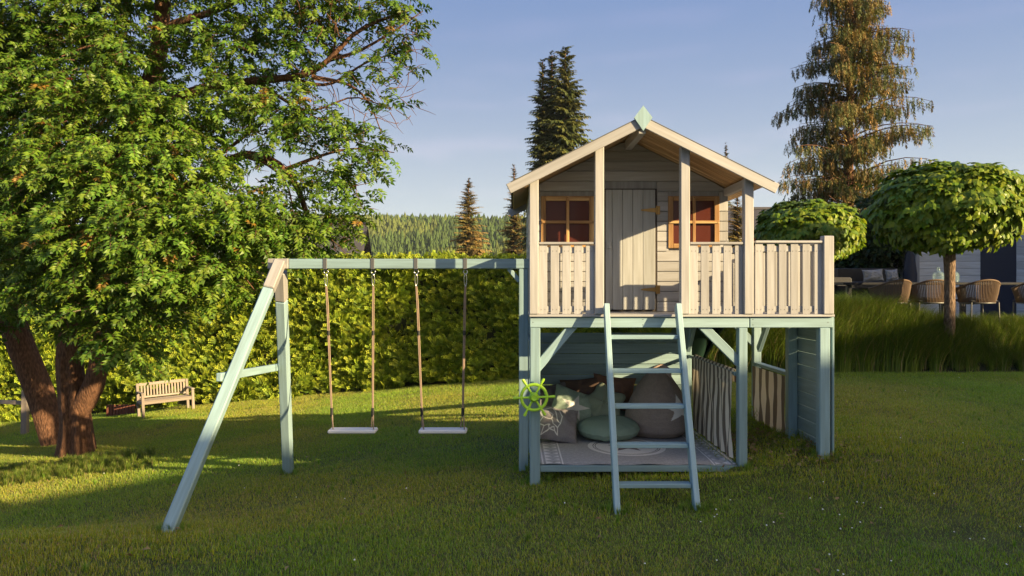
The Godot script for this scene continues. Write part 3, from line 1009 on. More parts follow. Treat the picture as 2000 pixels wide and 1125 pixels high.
func build_playhouse() -> void:
	var zf := -6.5
	var t := thing("playhouse", "pastel wooden playhouse on stilts with porch, balcony and open den below", "playhouse", Vector3(1.3, 0.05, -7.4))
	var up := "cream"
	var low := "teal"
	# ---- lower frame
	var lower_posts := [[0.146, 0.230, -6.585, -6.5, -0.3], [1.845, 1.917, -6.585, -6.5, -0.1], [2.505, 2.590, -6.585, -6.5, 0.0], [0.146, 0.230, -8.42, -8.335, -0.3], [1.79, 1.875, -8.42, -8.335, -0.1], [2.53, 2.610, -8.44, -8.36, 0.0], [2.50, 2.585, -7.31, -7.225, 0.0]]
	for p in lower_posts:
		block("post", t, pick(low), Vector3(p[0], p[4], p[2]), Vector3(p[1], 1.277, p[3]), 0.006)
	block("beam", t, pick(low), Vector3(0.146, 1.278, -6.575), Vector3(1.930, 1.363, -6.497))
	block("beam", t, pick(low), Vector3(1.936, 1.278, -6.575), Vector3(2.612, 1.363, -6.497))
	block("beam", t, pick(low), Vector3(0.146, 1.278, -8.42), Vector3(2.612, 1.363, -8.35))
	for x in [0.15, 1.82, 2.53]:
		block("beam", t, pick(low), Vector3(x, 1.28, -8.34), Vector3(x + 0.075, 1.361, -6.58))
	block("edge_strip", t, pick(low), Vector3(2.613, 0.2, -6.60), Vector3(2.632, 1.363, -6.52))
	bar("brace", t, pick(low), Vector3(0.20, 0.94, -6.545), Vector3(0.505, 1.30, -6.545), 0.075, 0.04)
	bar("brace", t, pick(low), Vector3(1.87, 0.98, -6.545), Vector3(1.555, 1.295, -6.545), 0.075, 0.04)
	bar("brace", t, pick(low), Vector3(2.575, 0.98, -8.40), Vector3(2.28, 1.29, -8.40), 0.07, 0.04)
	bar("brace", t, pick(low), Vector3(1.83, 0.96, -8.30), Vector3(1.83, 1.27, -7.98), 0.07, 0.04, Vector3(1, 0, 0))
	bar("brace", t, pick(low), Vector3(2.565, 0.96, -8.30), Vector3(2.565, 1.27, -7.98), 0.07, 0.04, Vector3(1, 0, 0))
	# deck boards, front edge proud of the beam
	var deck := part("deck", t)
	var z := -6.47
	while z > -8.42:
		var far := maxf(z - 0.098, -8.43)
		block("deck_board", deck, pick(up), Vector3(0.140, 1.366, far + 0.004), Vector3(2.615, 1.386, z), 0.003)
		z -= 0.098
	# ---- den: floor, back wall
	var floor_ := part("den_floor", t)
	block("front_edge", floor_, pick(low), Vector3(0.231, 0.10, -6.585), Vector3(1.843, 0.152, -6.512))
	z = -6.59
	while z > -8.30:
		block("floor_board", floor_, pick(low), Vector3(0.2, 0.132, z - 0.14), Vector3(1.86, 0.152, z - 0.004), 0.003)
		z -= 0.144
	planked_wall("den_back_wall", t, low, 0.20, 1.79, 0.153, 1.135, -8.33, 0.109, false, [], 0.006, 0.02)
	block("den_side_wall", t, pick(low), Vector3(0.148, 0.153, -8.33), Vector3(0.168, 1.13, -7.0))
	# planked end wall of the right bay, seen from inside
	var end := part("end_wall", t)
	for k in 9:
		var y := 0.2 + 0.119 * k
		block("plank", end, pick(low), Vector3(2.592, y + 0.003, -7.30), Vector3(2.611, y + 0.116, -6.606), 0.003)
	block("side_rail", t, pick(low), Vector3(2.52, 0.795, -8.355), Vector3(2.60, 0.825, -7.315))
	block("side_rail", t, pick(low), Vector3(1.835, 0.875, -8.33), Vector3(1.875, 0.905, -6.59))
	# ---- porch posts and roof
	for p in [[0.140, 0.215], [0.670, 0.745], [1.365, 1.440], [1.880, 1.956]]:
		var y := minf(roof_y(p[0]), roof_y(p[1])) - 0.024
		block("porch_post", t, pick(up), Vector3(p[0], 1.387, -6.535), Vector3(p[1], y, -6.46), 0.006)
	block("corner_post", t, pick(up), Vector3(2.522, 1.387, -6.545), Vector3(2.606, 2.023, -6.46), 0.006)
	block("corner_post", t, pick(up), Vector3(2.53, 1.387, -8.42), Vector3(2.605, 2.02, -8.345), 0.006)
	for s in [-1.0, 1.0]:
		var roof := part("roof_slope", t)
		var zz := -6.405
		var e: float = XC + s * 1.045
		var out := Vector3(s, -HORIZ, 0).normalized()
		var nrm := Vector3(s * HORIZ, 1, 0).normalized()
		while zz > -8.50:
			var a := Vector3(XC + s * 0.006, ROOF - 0.003, zz - 0.046) - nrm * 0.012
			bar("roof_board", roof, pick("pine"), a, a + out * 1.155, 0.090, 0.016, nrm, 0.003)
			zz -= 0.0935
		bar("roof_felt", roof, M.felt, Vector3(XC, ROOF + 0.0025, -7.45) + nrm * 0.003, Vector3(XC, ROOF + 0.0025, -7.45) + nrm * 0.003 + out * 1.175, 2.15, 0.008, nrm, 0.002)
		bar("barge_board", roof, pick(up), Vector3(XC + s * 0.02, ROOF - 0.048, -6.387), Vector3(XC + s * 1.075, ROOF - 0.048 - 1.055 * HORIZ, -6.387), 0.082, 0.02)
		bar("barge_board", roof, pick(up), Vector3(XC + s * 0.02, ROOF - 0.048, -8.525), Vector3(XC + s * 1.075, ROOF - 0.048 - 1.055 * HORIZ, -8.525), 0.082, 0.02)
		block("eave_purlin", roof, pick(up), Vector3(minf(XC + s * 0.855, XC + s * 0.90), ROOF - 0.545, -7.17), Vector3(maxf(XC + s * 0.855, XC + s * 0.90), ROOF - 0.475, -6.54))
	block("ridge_purlin", t, pick(up), Vector3(XC - 0.03, ROOF - 0.13, -7.17), Vector3(XC + 0.03, ROOF - 0.045, -6.41))
	var dia := PackedVector2Array([Vector2(XC, ROOF + 0.085), Vector2(XC + 0.073, ROOF - 0.012), Vector2(XC, ROOF - 0.118), Vector2(XC - 0.073, ROOF - 0.012)])
	prism("gable_diamond", t, M.teal[1], dia, -6.374, -6.352)
	# ---- house walls
	var door := [0.83, 1.387, 1.308, 2.4975]
	var wl := [0.263, 1.962, 0.738, 2.424]
	var wr := [1.410, 1.962, 1.864, 2.424]
	planked_wall("front_wall", t, up, 0.150, 1.947, 1.387, ROOF - 0.06, -7.20, 0.0905, true, [door, wl, wr])
	var inner := prism("wall_lining", t, M.cream[0], PackedVector2Array([Vector2(0.17, 1.388), Vector2(1.93, 1.388), Vector2(1.93, roof_y(1.93) - 0.06), Vector2(XC, ROOF - 0.06), Vector2(0.17, roof_y(0.17) - 0.06)]), -7.225, -7.228)
	for x in [0.150, 1.929]:
		var sw := part("side_wall", t)
		for k in 12:
			var y := 1.387 + 0.0905 * k
			if y + 0.088 < roof_y(0.150) - 0.03:
				block("plank", sw, pick(up), Vector3(x, y, -8.33), Vector3(x + 0.018, y + 0.0865, -7.222), 0.003)
	prism("back_wall", t, M.cream[1], PackedVector2Array([Vector2(0.17, 1.388), Vector2(1.928, 1.388), Vector2(1.928, roof_y(1.928) - 0.05), Vector2(XC, ROOF - 0.05), Vector2(0.17, roof_y(0.17) - 0.05)]), -8.31, -8.33)
	# ---- door
	var dr := part("door", t)
	block("door_gap", dr, M.dark_wood, Vector3(0.832, 1.389, -7.219), Vector3(1.306, 2.496, -7.205), 0.001)
	var widths := [0.06, 0.092, 0.092, 0.092, 0.112]
	var x := 0.842
	for w in widths:
		block("door_plank", dr, pick("door"), Vector3(x + 0.0012, 1.405, -7.204), Vector3(x + w - 0.0012, 2.486, -7.186), 0.003)
		x += w
	block("door_bolt", dr, M.door[1], Vector3(0.852, 1.952, -7.184), Vector3(0.888, 2.02, -7.166))
	for y in [2.300, 1.586]:
		var h := part("hinge", t)
		prism("hinge_strap", h, M.brass, PackedVector2Array([Vector2(1.292, y + 0.021), Vector2(1.292, y - 0.021), Vector2(1.165, y - 0.007), Vector2(1.158, y), Vector2(1.165, y + 0.007)]), -7.184, -7.179)
		block("hinge_plate", h, M.brass, Vector3(1.309, y - 0.038, -7.199), Vector3(1.334, y + 0.038, -7.192), 0.001)
		rod("hinge_pin", h, M.brass, [Vector3(1.300, y - 0.038, -7.181), Vector3(1.300, y + 0.038, -7.181)], [0.007, 0.007], 8)
	# ---- windows
	for w in [wl, wr]:
		var win := part("window", t)
		var zw := -7.188
		block("pane", win, M.pane, Vector3(w[0] + 0.02, w[1] + 0.02, -7.215), Vector3(w[2] - 0.02, w[3] - 0.02, -7.211), 0.001)
		block("frame_side", win, pick("pine_frame"), Vector3(w[0] - 0.004, w[1] - 0.004, zw - 0.022), Vector3(w[0] + 0.042, w[3] + 0.004, zw))
		block("frame_side", win, pick("pine_frame"), Vector3(w[2] - 0.042, w[1] - 0.004, zw - 0.022), Vector3(w[2] + 0.004, w[3] + 0.004, zw))
		block("frame_top", win, pick("pine_frame"), Vector3(w[0] + 0.043, w[3] - 0.038, zw - 0.022), Vector3(w[2] - 0.043, w[3] + 0.004, zw - 0.001))
		block("frame_bottom", win, pick("pine_frame"), Vector3(w[0] + 0.043, w[1] - 0.004, zw - 0.022), Vector3(w[2] - 0.043, w[1] + 0.038, zw - 0.001))
		var mx: float = (w[0] + w[2]) / 2.0
		var my: float = (w[1] + w[3]) / 2.0
		block("glazing_bar", win, pick("pine_frame"), Vector3(mx - 0.014, w[1] + 0.002, zw + 0.001), Vector3(mx + 0.014, w[3] + 0.002, zw + 0.014))
		block("glazing_bar", win, pick("pine_frame"), Vector3(w[0] + 0.001, my - 0.013, zw + 0.0005), Vector3(w[2] - 0.001, my + 0.013, zw + 0.011))
		for q in [[mx, w[3] - 0.012], [w[0] + 0.012, my], [w[2] - 0.012, my]]:
			rod("screw", win, M.dark_wood, [Vector3(q[0], q[1], zw + 0.012), Vector3(q[0], q[1], zw + 0.0155)], [0.004, 0.004], 6)
	# ---- balustrades
	slats(t, "balustrade", 0.217, 0.668, 5, 0.070, 1.388, 1.953, -6.49, up)
	slats(t, "balustrade", 1.442, 1.878, 5, 0.068, 1.388, 1.953, -6.49, up)
	slats(t, "balustrade", 1.975, 2.520, 6, 0.064, 1.388, 1.965, -6.49, up)
	slats(t, "balustrade", 1.96, 2.528, 6, 0.070, 1.388, 1.965, -8.36, up)
	for e in [[2.545, 2.60, -8.34, -6.55]]:
		var r := part("balustrade", t)
		block("top_rail", r, pick(up), Vector3(2.535, 1.965, -8.343), Vector3(2.605, 1.985, -6.547))
		var zz2 := -6.60
		while zz2 > -8.3:
			block("slat", r, pick(up), Vector3(2.585, 1.388, zz2 - 0.07), Vector3(2.605, 1.962, zz2), 0.003)
			zz2 -= 0.125
	var lb := part("balustrade", t)
	block("top_rail", lb, pick(up), Vector3(0.145, 1.953, -7.198), Vector3(0.205, 1.973, -6.537))
	var zz3 := -6.60
	while zz3 > -7.15:
		block("slat", lb, pick(up), Vector3(0.147, 1.388, zz3 - 0.07), Vector3(0.167, 1.95, zz3), 0.003)
		zz3 -= 0.125
	# screws in the slats and beams
	var sc := begin()
	for a in [[0.217, 0.668, 5, 0.070], [1.442, 1.878, 5, 0.068], [1.975, 2.520, 6, 0.064]]:
		var gap: float = (a[1] - a[0] - a[2] * a[3]) / (a[2] - 1)
		for k in a[2]:
			for e in [0.28, 0.72]:
				for y in [1.425, 1.90]:
					var p := Vector3(a[0] + k * (a[3] + gap) + a[3] * e, y, -6.4905)
					tube(sc, [p, p + Vector3(0, 0, 0.002)], [0.0035, 0.0035], 6)
	for p in [Vector3(1.065, 1.345, -6.4975), Vector3(1.065, 1.30, -6.4975), Vector3(2.57, 1.32, -6.4975), Vector3(1.96, 1.345, -6.4975), Vector3(1.96, 1.30, -6.4975), Vector3(0.17, 1.32, -6.4975)]:
		tube(sc, [p, p + Vector3(0, 0, 0.002)], [0.004, 0.004], 6)
	put("screws", sc.commit(), M.dark_metal, t).set_meta("kind", "stuff")
	# ---- ladder
	var la := part("ladder", t)
	var top := Vector3(0, 1.462, -6.415)
	var foot := Vector3(0, -0.07, -5.73)
	for lx in [0.757, 1.332]:
		bar("ladder_rail", la, pick("ladder"), Vector3(lx, top.y, top.z), Vector3(lx, foot.y, foot.z), 0.042, 0.088, Vector3(0, 0.45, 1))
	for f in [0.152, 0.3235, 0.496, 0.680, 0.8595]:
		var p := Vector3(0, 1.44, -6.42).lerp(Vector3(0, -0.05, -5.75), f)
		block("rung", la, pick("ladder"), Vector3(0.779, p.y - 0.018, p.z - 0.06), Vector3(1.310, p.y + 0.014, p.z + 0.03))

func build_swing() -> void:
	var d := 7.05
	var t := thing("swing_set", "pale green swing beam with splayed A-frame legs beside the playhouse", "swing set", Vector3(-1.0, -0.1, -d))
	block("beam", t, pick("teal"), Vector3(-1.96, 1.77, -d - 0.045), Vector3(0.155, 1.856, -d + 0.045), 0.006)
	block("beam_end", t, M.pink_paint, Vector3(-2.145, 1.768, -d - 0.047), Vector3(-1.962, 1.858, -d + 0.047), 0.006)
	var ft := at(547, 512, 6.98)
	var fb := at(326, 1045, 5.58)
	var fm := ft.lerp(fb, 0.125)
	bar("leg", t, M.teal[1], fm, fb, 0.09, 0.09, Vector3(0.15, 0.6, 1), 0.008)
	bar("leg_cap", t, M.pink_paint, ft, ft.lerp(fb, 0.123), 0.094, 0.094, Vector3(0.15, 0.6, 1), 0.008)
	var bt := at(548, 530, 7.12)
	var bb := at(563, 925, 8.03)
	var bm := bt.lerp(bb, 0.13)
	bar("leg", t, M.teal[2], bm, bb, 0.09, 0.09, Vector3(-0.1, -0.3, 1), 0.008)
	bar("leg_cap", t, M.pink_paint, bt, bt.lerp(bb, 0.128), 0.094, 0.094, Vector3(-0.1, -0.3, 1), 0.008)
	bar("cross_brace", t, M.teal[1], at(427, 737, 6.22), at(548, 716, 7.62), 0.065, 0.04, Vector3(1, 0, 0.1))
	bar("support_post", t, M.teal[0], Vector3(0.102, -0.3, -7.05), Vector3(0.102, 1.768, -7.05), 0.082, 0.085)
	bar("corner_brace", t, M.teal[2], Vector3(0.066, 1.66, -7.05), Vector3(-0.03, 1.772, -7.05), 0.04, 0.03)
	for px in [637, 729, 813, 909]:
		var x := at(px, 0, d).x
		var s := part("hanger", t)
		block("strap", s, M.grey_metal, Vector3(x - 0.017, 1.765, -d - 0.05), Vector3(x + 0.017, 1.861, -d + 0.05), 0.002)
		var ring := []
		for k in 14:
			ring.append(Vector3(x + cos(TAU * k / 14.0) * 0.018, 1.742 + sin(TAU * k / 14.0) * 0.018, -d))
		rod("eye", s, M.steel, ring, range(14).map(func(_v): return 0.005), 6, 0.0, true)
	var pairs := [[637, 729, 648, 728, 842, "left swing with flat pale seat hanging on two thin ropes"], [813, 909, 824, 904, 842, "right swing, nearer the playhouse, flat pale seat on two thin ropes"]]
	for p in pairs:
		var sy := at(0, p[4], d).y
		var xl := at(p[2] - 5, 0, d).x
		var xr := at(p[3] + 8, 0, d).x
		var sw := thing("swing", p[5], "swing", Vector3((xl + xr) / 2.0, sy, -d), "two swings under one beam")
		block("seat", sw, M.seat, Vector3(xl, sy - 0.012, -d - 0.075), Vector3(xr, sy + 0.022, -d + 0.075), 0.010)
		for e in [[p[0], p[2]], [p[1], p[3]]]:
			var hi := Vector3(at(e[0], 0, d).x, 1.715, -d)
			var lo := Vector3(at(e[1], 0, d).x, sy + 0.16, -d)
			var cl := []
			for k in 16:
				var g := TAU * k / 16.0
				cl.append(hi + Vector3(cos(g) * 0.011, -0.045 + sin(g) * 0.055, sin(g) * 0.004))
			rod("carabiner", sw, M.steel, cl, range(16).map(func(_v): return 0.0045), 6, 0.0, true)
			var rp := part("rope", sw)
			var knot := hi.lerp(lo, 0.42)
			for s in [-1.0, 1.0]:
				rod("strand", rp, M.rope, curve([hi + Vector3(s * 0.004, -0.10, 0), hi.lerp(lo, 0.2) + Vector3(s * 0.006, 0, 0), knot + Vector3(s * 0.006, 0, 0), hi.lerp(lo, 0.7) + Vector3(s * 0.005, 0, 0.004), lo + Vector3(s * 0.004, 0, 0)], 16), range(17).map(func(_v): return 0.0052), 6)
				var sx: float = clampf(lo.x + s * 0.022, xl + 0.02, xr - 0.02)
				rod("seat_loop", rp, M.rope, [lo + Vector3(s * 0.004, 0, 0), Vector3(sx, sy + 0.024, -d + s * 0.05)], [0.0055, 0.0055], 6)
			rod("sleeve", rp, M.black_plastic, [lo + Vector3(0, 0.045, 0), lo + Vector3(0, -0.03, 0)], [0.014, 0.014], 10)
			rod("adjuster", rp, M.black_plastic, [knot + Vector3(0, 0.02, 0), knot + Vector3(0, -0.02, 0)], [0.013, 0.013], 10)

func build_wheel() -> void:
	var c := at(1043, 776, 6.44)
	var t := thing("toy_ship_wheel", "lime green plastic ship's wheel on the front left post", "toy wheel", c)
	var r := 0.103
	var ring := []
	for k in 40:
		ring.append(c + Vector3(cos(TAU * k / 40.0) * r, sin(TAU * k / 40.0) * r, 0))
	rod("rim", t, M.lime, ring, range(40).map(func(_v): return 0.013), 12, 0.0, true)
	rod("hub", t, M.lime, [c + Vector3(0, 0, -0.05), c + Vector3(0, 0, 0.005), c + Vector3(0, 0, 0.018), c + Vector3(0, 0, 0.03), c + Vector3(0, 0, 0.034)], [0.036, 0.040, 0.038, 0.030, 0.018], 24)
	var inner := []
	for k in 24:
		inner.append(c + Vector3(cos(TAU * k / 24.0) * 0.022, sin(TAU * k / 24.0) * 0.022, 0.034))
	rod("hub_ring", t, M.lime, inner, range(24).map(func(_v): return 0.005), 8, 0.0, true)
	for k in 6:
		var g := TAU * k / 6.0 + 0.04
		var dir := Vector3(cos(g), sin(g), 0)
		var pts := []
		var rad := []
		for s in [[0.025, 0.010], [0.06, 0.009], [0.09, 0.010], [0.115, 0.0085], [0.135, 0.0105], [0.158, 0.013], [0.168, 0.011], [0.172, 0.005]]:
			pts.append(c + dir * s[0] + Vector3(0, 0, 0.004))
			rad.append(s[1])
		rod("spoke", t, M.lime, pts, rad, 10)

# ---------------------------------------------------------------- cloth things
func star_points(c: Vector2, r: float, inner: float, turn: float, n := 5) -> PackedVector2Array:
	var p := PackedVector2Array()
	for k in n * 2:
		var g := turn + PI * k / n
		p.append(c + Vector2(cos(g), sin(g)) * (r if k % 2 == 0 else r * inner))
	return p

func fill_shape(im: Image, p: PackedVector2Array, c: Color) -> void:
	var box := Rect2(p[0], Vector2.ZERO)
	for q in p:
		box = box.expand(q)
	for y in range(maxi(0, int(box.position.y)), mini(im.get_height(), int(box.end.y) + 1)):
		for x in range(maxi(0, int(box.position.x)), mini(im.get_width(), int(box.end.x) + 1)):
			if Geometry2D.is_point_in_polygon(Vector2(x + 0.5, y + 0.5), p):
				im.set_pixel(x, y, c)

func stroke(im: Image, pts: Array, w: float, c: Color) -> void:
	for i in pts.size() - 1:
		var a: Vector2 = pts[i]
		var b: Vector2 = pts[i + 1]
		var n := int(a.distance_to(b) * 1.5) + 1
		for k in n + 1:
			var p := a.lerp(b, float(k) / n)
			im.fill_rect(Rect2i(int(p.x - w / 2.0), int(p.y - w / 2.0), maxi(1, int(w)), maxi(1, int(w))), c)

func oval(c: Vector2, rx: float, ry: float, n := 40) -> PackedVector2Array:
	var p := PackedVector2Array()
	for k in n:
		p.append(c + Vector2(cos(TAU * k / n) * rx, sin(TAU * k / n) * ry))
	return p

func speckled(w: int, h: int, c: Color, amount: float) -> Image:
	var im := Image.create(w, h, false, Image.FORMAT_RGB8)
	for y in h:
		for x in w:
			var k := 1.0 + amount * (rng.randf() - 0.5) + 0.5 * amount * bumps.get_noise_2d(x * 8.0, y * 8.0)
			im.set_pixel(x, y, Color(c.r * k, c.g * k, c.b * k))
	return im

func pillow(st: SurfaceTool, w: float, h: float, t: float, seed_: float, pinch := 0.10) -> void:
	for s in [-1.0, 1.0]:
		sheet(st, func(a, b):
			var u: float = a * 2.0 - 1.0
			var v: float = b * 2.0 - 1.0
			var puff: float = pow(maxf(0.0, (1.0 - u * u) * (1.0 - v * v)), 0.42)
			var k := 0.035 * bumps.get_noise_3d(u * 140.0 + seed_, v * 140.0, s * 40.0) * smoothstep(0.0, 0.3, puff)
			return Vector3(u * w * 0.5 * (1.0 - pinch * (1.0 - v * v)), v * h * 0.5 * (1.0 - pinch * (1.0 - u * u)), s * (t * 0.5 * puff + k)), 26, 26, s > 0.0)

func lean(pos: Vector3, tilt: float, turn: float, roll: float) -> Transform3D:
	return Transform3D(Basis(Vector3.UP, turn) * Basis(Vector3.RIGHT, tilt) * Basis(Vector3(0, 0, 1), roll), pos)

func flip_uv(st: SurfaceTool) -> ArrayMesh:
	return st.commit()

func build_den() -> void:
	var fy := 0.153
	# rug
	var im := speckled(512, 448, Color(0.68, 0.675, 0.685), 0.16)
	var white := Color(0.90, 0.89, 0.89)
	for mirror in [false, true]:
		var fx := func(v: float) -> float:
			return 512.0 - v if mirror else v
		for v in [6, 58]:
			stroke(im, [Vector2(fx.call(v), 0), Vector2(fx.call(v), 447)], 4, white)
		for k in 14:
			var y := 16.0 + k * 32.0
			fill_shape(im, PackedVector2Array([Vector2(fx.call(14), y - 14), Vector2(fx.call(34), y), Vector2(fx.call(14), y + 14)]), white)
			fill_shape(im, PackedVector2Array([Vector2(fx.call(52), y - 8), Vector2(fx.call(36), y), Vector2(fx.call(52), y + 8)]), white)
			stroke(im, [Vector2(fx.call(14), y + 16), Vector2(fx.call(52), y + 16)], 2, white)
	fill_shape(im, oval(Vector2(256, 262), 112, 104), white)
	for e in [96, 90]:
		var o := oval(Vector2(256, 262), e, e * 0.93)
		var pts := []
		for p in o:
			pts.append(p)
		pts.append(o[0])
		stroke(im, pts, 2, Color(0.5, 0.48, 0.5))
	fill_shape(im, star_points(Vector2(256, 262), 56, 0.42, -PI / 2), Color(0.52, 0.46, 0.48))
	var st := begin()
	sheet(st, func(u, v): return Vector3(lerpf(0.236, 1.838, u), fy + 0.010 + 0.004 * bumps.get_noise_2d(u * 300.0, v * 300.0) + (0.004 * sin(u * 26.0) - 0.004) * smoothstep(0.9, 1.0, v), lerpf(-8.25, -6.52, v)), 60, 50, true)
	var rug := cloth(Color.WHITE, ImageTexture.create_from_image(im))
	tag(put("rug", st.commit(), rug), "grey rug with patterned side borders and white circle holding a star", "rug")
	# beanbag, its skin turned from a profile
	im = speckled(256, 256, Color(0.57, 0.52, 0.485), 0.10)
	fill_shape(im, star_points(Vector2(171, 112), 30, 0.40, 0.3), Color(0.88, 0.87, 0.85))
	var bag := thing("beanbag", "large grey brown drop-shaped beanbag with pale star", "beanbag", Vector3(1.415, fy, -7.82))
	var prof := [[0.0, 0.0], [0.24, 0.005], [0.315, 0.06], [0.325, 0.14], [0.31, 0.24], [0.27, 0.36], [0.21, 0.47], [0.145, 0.56], [0.085, 0.625], [0.045, 0.66], [0.0, 0.67]]
	st = begin()
	sheet(st, func(u, v):
		var f: float = v * (prof.size() - 1)
		var i := mini(int(f), prof.size() - 2)
		var k: float = f - i
		var r: float = lerpf(prof[i][0], prof[i + 1][0], k)
		var y: float = lerpf(prof[i][1], prof[i + 1][1], k)
		var g: float = u * TAU
		r *= 1.0 + 0.10 * bumps.get_noise_3d(cos(g) * 60.0, y * 110.0, sin(g) * 60.0) + 0.03 * sin(g * 9.0) * smoothstep(0.35, 0.6, y)
		return Vector3(cos(g) * r - 0.02 * y, y, sin(g) * r), 60, 40, true)
	put("skin", st.commit(), cloth(Color.WHITE, ImageTexture.create_from_image(im)), bag, Transform3D(Basis(Vector3.UP, PI + 0.15), Vector3(1.415, fy + 0.012, -7.82)))
	st = begin()
	sheet(st, func(u, v): return Vector3(lerpf(-0.09, 0.11, u), 0.05 * sin(u * PI) - 0.16 * v * (0.4 + u), 0.02 + 0.05 * v + 0.012 * sin(u * 9.0)), 12, 10, false)
	put("top_flap", st.commit(), cloth(lin(0.50, 0.38, 0.33)), bag, Transform3D(Basis(), Vector3(1.44, fy + 0.655, -7.80)))
	# round pouf
	var round_ := thing("floor_cushion", "round flat sage green floor cushion", "cushion", Vector3(0.915, fy + 0.012, -7.58))
	st = begin()
	for s in [-1.0, 1.0]:
		sheet(st, func(u, v):
			var g: float = u * TAU
			var puff := sqrt(maxf(0.0, 1.0 - pow(v, 2.6)))
			var pleat := 0.006 * sin(g * 23.0 + 2.0 * sin(g * 5.0)) * smoothstep(0.4, 0.95, v)
			return Vector3(cos(g) * v * 0.295, s * 0.095 * puff + pleat + 0.02 * bumps.get_noise_3d(cos(g) * v * 80.0, s * 50.0, sin(g) * v * 80.0) * puff, sin(g) * v * 0.27), 72, 18, s < 0.0)
	put("cover", st.commit(), cloth(lin(0.27, 0.37, 0.30)), round_, Transform3D(Basis(Vector3.RIGHT, 0.12), Vector3(0.915, fy + 0.12, -7.58)))
	# sage cushion with white star
	im = speckled(192, 192, Color(0.55, 0.62, 0.57), 0.10)
	fill_shape(im, star_points(Vector2(98, 92), 70, 0.38, 0.25), Color(0.80, 0.80, 0.80))
	st = begin()
	pillow(st, 0.46, 0.40, 0.17, 3.0)
	tag(put("cushion", st.commit(), cloth(Color.WHITE, ImageTexture.create_from_image(im)), null, lean(Vector3(0.60, fy + 0.265, -7.84), -0.45, 0.1, -0.35)), "sage green square cushion printed with one white star", "cushion")
	# star-shaped cushion
	st = begin()
	for s in [-1.0, 1.0]:
		sheet(st, func(u, v):
			var g: float = u * TAU
			var r := 0.235 * (0.70 + 0.30 * pow(0.5 + 0.5 * cos(5.0 * (g - PI / 2)), 1.5))
			return Vector3(cos(g) * r * v, sin(g) * r * v, s * 0.085 * pow(maxf(0.0, 1.0 - v * v), 0.5) * (0.6 + 0.4 * r / 0.235)), 80, 14, s > 0.0)
	tag(put("star_cushion", st.commit(), cloth(lin(0.26, 0.31, 0.24)), null, lean(Vector3(0.90, fy + 0.30, -7.86), -0.5, -0.1, 0.1)), "grey green star-shaped cushion leaning in the middle", "cushion")
	# brown cushions against the wall
	for e in [[0.72, 0.36, -8.10, 0.1, "dark brown cushion peeping out behind the star-printed one"], [1.03, 0.38, -8.12, -0.12, "reddish brown cushion against the back wall beside the beanbag"]]:
		st = begin()
		pillow(st, 0.44, 0.36, 0.16, e[0] * 50.0)
		tag(put("cushion", st.commit(), cloth(lin(0.23, 0.13, 0.09) if e[0] > 0.9 else lin(0.14, 0.095, 0.075)), null, lean(Vector3(e[0], fy + e[1], e[2]), -0.25, 0.0, e[3])), e[4], "cushion")
	st = begin()
	pillow(st, 0.42, 0.38, 0.16, 91.0)
	tag(put("cushion", st.commit(), cloth(lin(0.18, 0.17, 0.185)), null, lean(Vector3(0.385, fy + 0.30, -8.0), -0.3, 0.25, 0.12)), "plain charcoal cushion in the left corner of the den", "cushion")
	# cushion with a line drawing of a fox
	im = speckled(224, 192, Color(0.52, 0.51, 0.53), 0.10)
	var line := Color(0.85, 0.85, 0.85)
	for s in [[[150, 30], [176, 14], [168, 50], [196, 70], [176, 104], [190, 130], [172, 160]], [[150, 30], [140, 42], [112, 36], [96, 20], [100, 54], [86, 78], [80, 118], [94, 158], [124, 178], [172, 160]],
			[[100, 54], [122, 74], [132, 104], [126, 130], [150, 142], [172, 160]], [[86, 78], [104, 96], [108, 130], [124, 178]], [[112, 36], [118, 56], [140, 42]], [[132, 104], [160, 96], [176, 104]], [[168, 50], [150, 62], [140, 42]]]:
		var pts := []
		for q in s:
			pts.append(Vector2(224.0 - q[0], q[1]))
		stroke(im, pts, 4, line)
	fill_shape(im, oval(Vector2(80, 60), 6, 6, 12), line)
	st = begin()
	pillow(st, 0.44, 0.38, 0.15, 47.0, 0.06)
	tag(put("cushion", st.commit(), cloth(Color.WHITE, ImageTexture.create_from_image(im)), null, lean(Vector3(0.40, fy + 0.17, -7.50), -0.75, 0.15, -0.2)), "grey cushion with a white line drawing of a fox", "cushion")
	# striped cloths
	for e in [[1.826, -8.10, -6.64, 0.185, 0.905, 12.0, "striped cloth hung between den and right bay", 0.011], [2.508, -8.34, -7.33, 0.22, 0.79, 4.5, "broadly striped cloth hung under the outer side rail", 0.008]]:
		im = Image.create(256, 8, false, Image.FORMAT_RGB8)
		for x in 256:
			for y in 8:
				var f := fposmod(x / 256.0 * e[5], 1.0)
				im.set_pixel(x, y, Color(0.50, 0.46, 0.42) if f < 0.46 else Color(0.93, 0.90, 0.85))
		var cl := cloth(Color.WHITE, ImageTexture.create_from_image(im))
		cl.backlight_enabled = true
		cl.backlight = Color(0.5, 0.48, 0.45)
		var sc := thing("striped_cloth", e[6], "cloth", Vector3(e[0], e[3], (e[1] + e[2]) / 2.0), "striped cloths hung inside the tower")
		st = begin()
		sheet(st, func(u, v):
			var y: float = lerpf(e[4], e[3], v)
			var fold: float = e[7] * sin(u * 31.0 + 2.5 * sin(v * 3.0 + u * 4.0)) * smoothstep(0.06, 0.5, v) + 0.8 * e[7] * bumps.get_noise_2d(u * 220.0, v * 160.0)
			return Vector3(e[0] + fold, y, lerpf(e[1], e[2], u + 0.005 * sin(v * 5.0 + u * 9.0))), 90, 24)
		put("panel", st.commit(), cl, sc)
		st = begin()
		sheet(st, func(u, v):
			var g: float = v * PI
			return Vector3(e[0] - 0.028 * cos(g) + 0.03, e[4] + 0.0 + 0.022 * sin(g) - 0.10 * (1.0 - sin(g)), lerpf(e[1], e[2], u)), 40, 10)
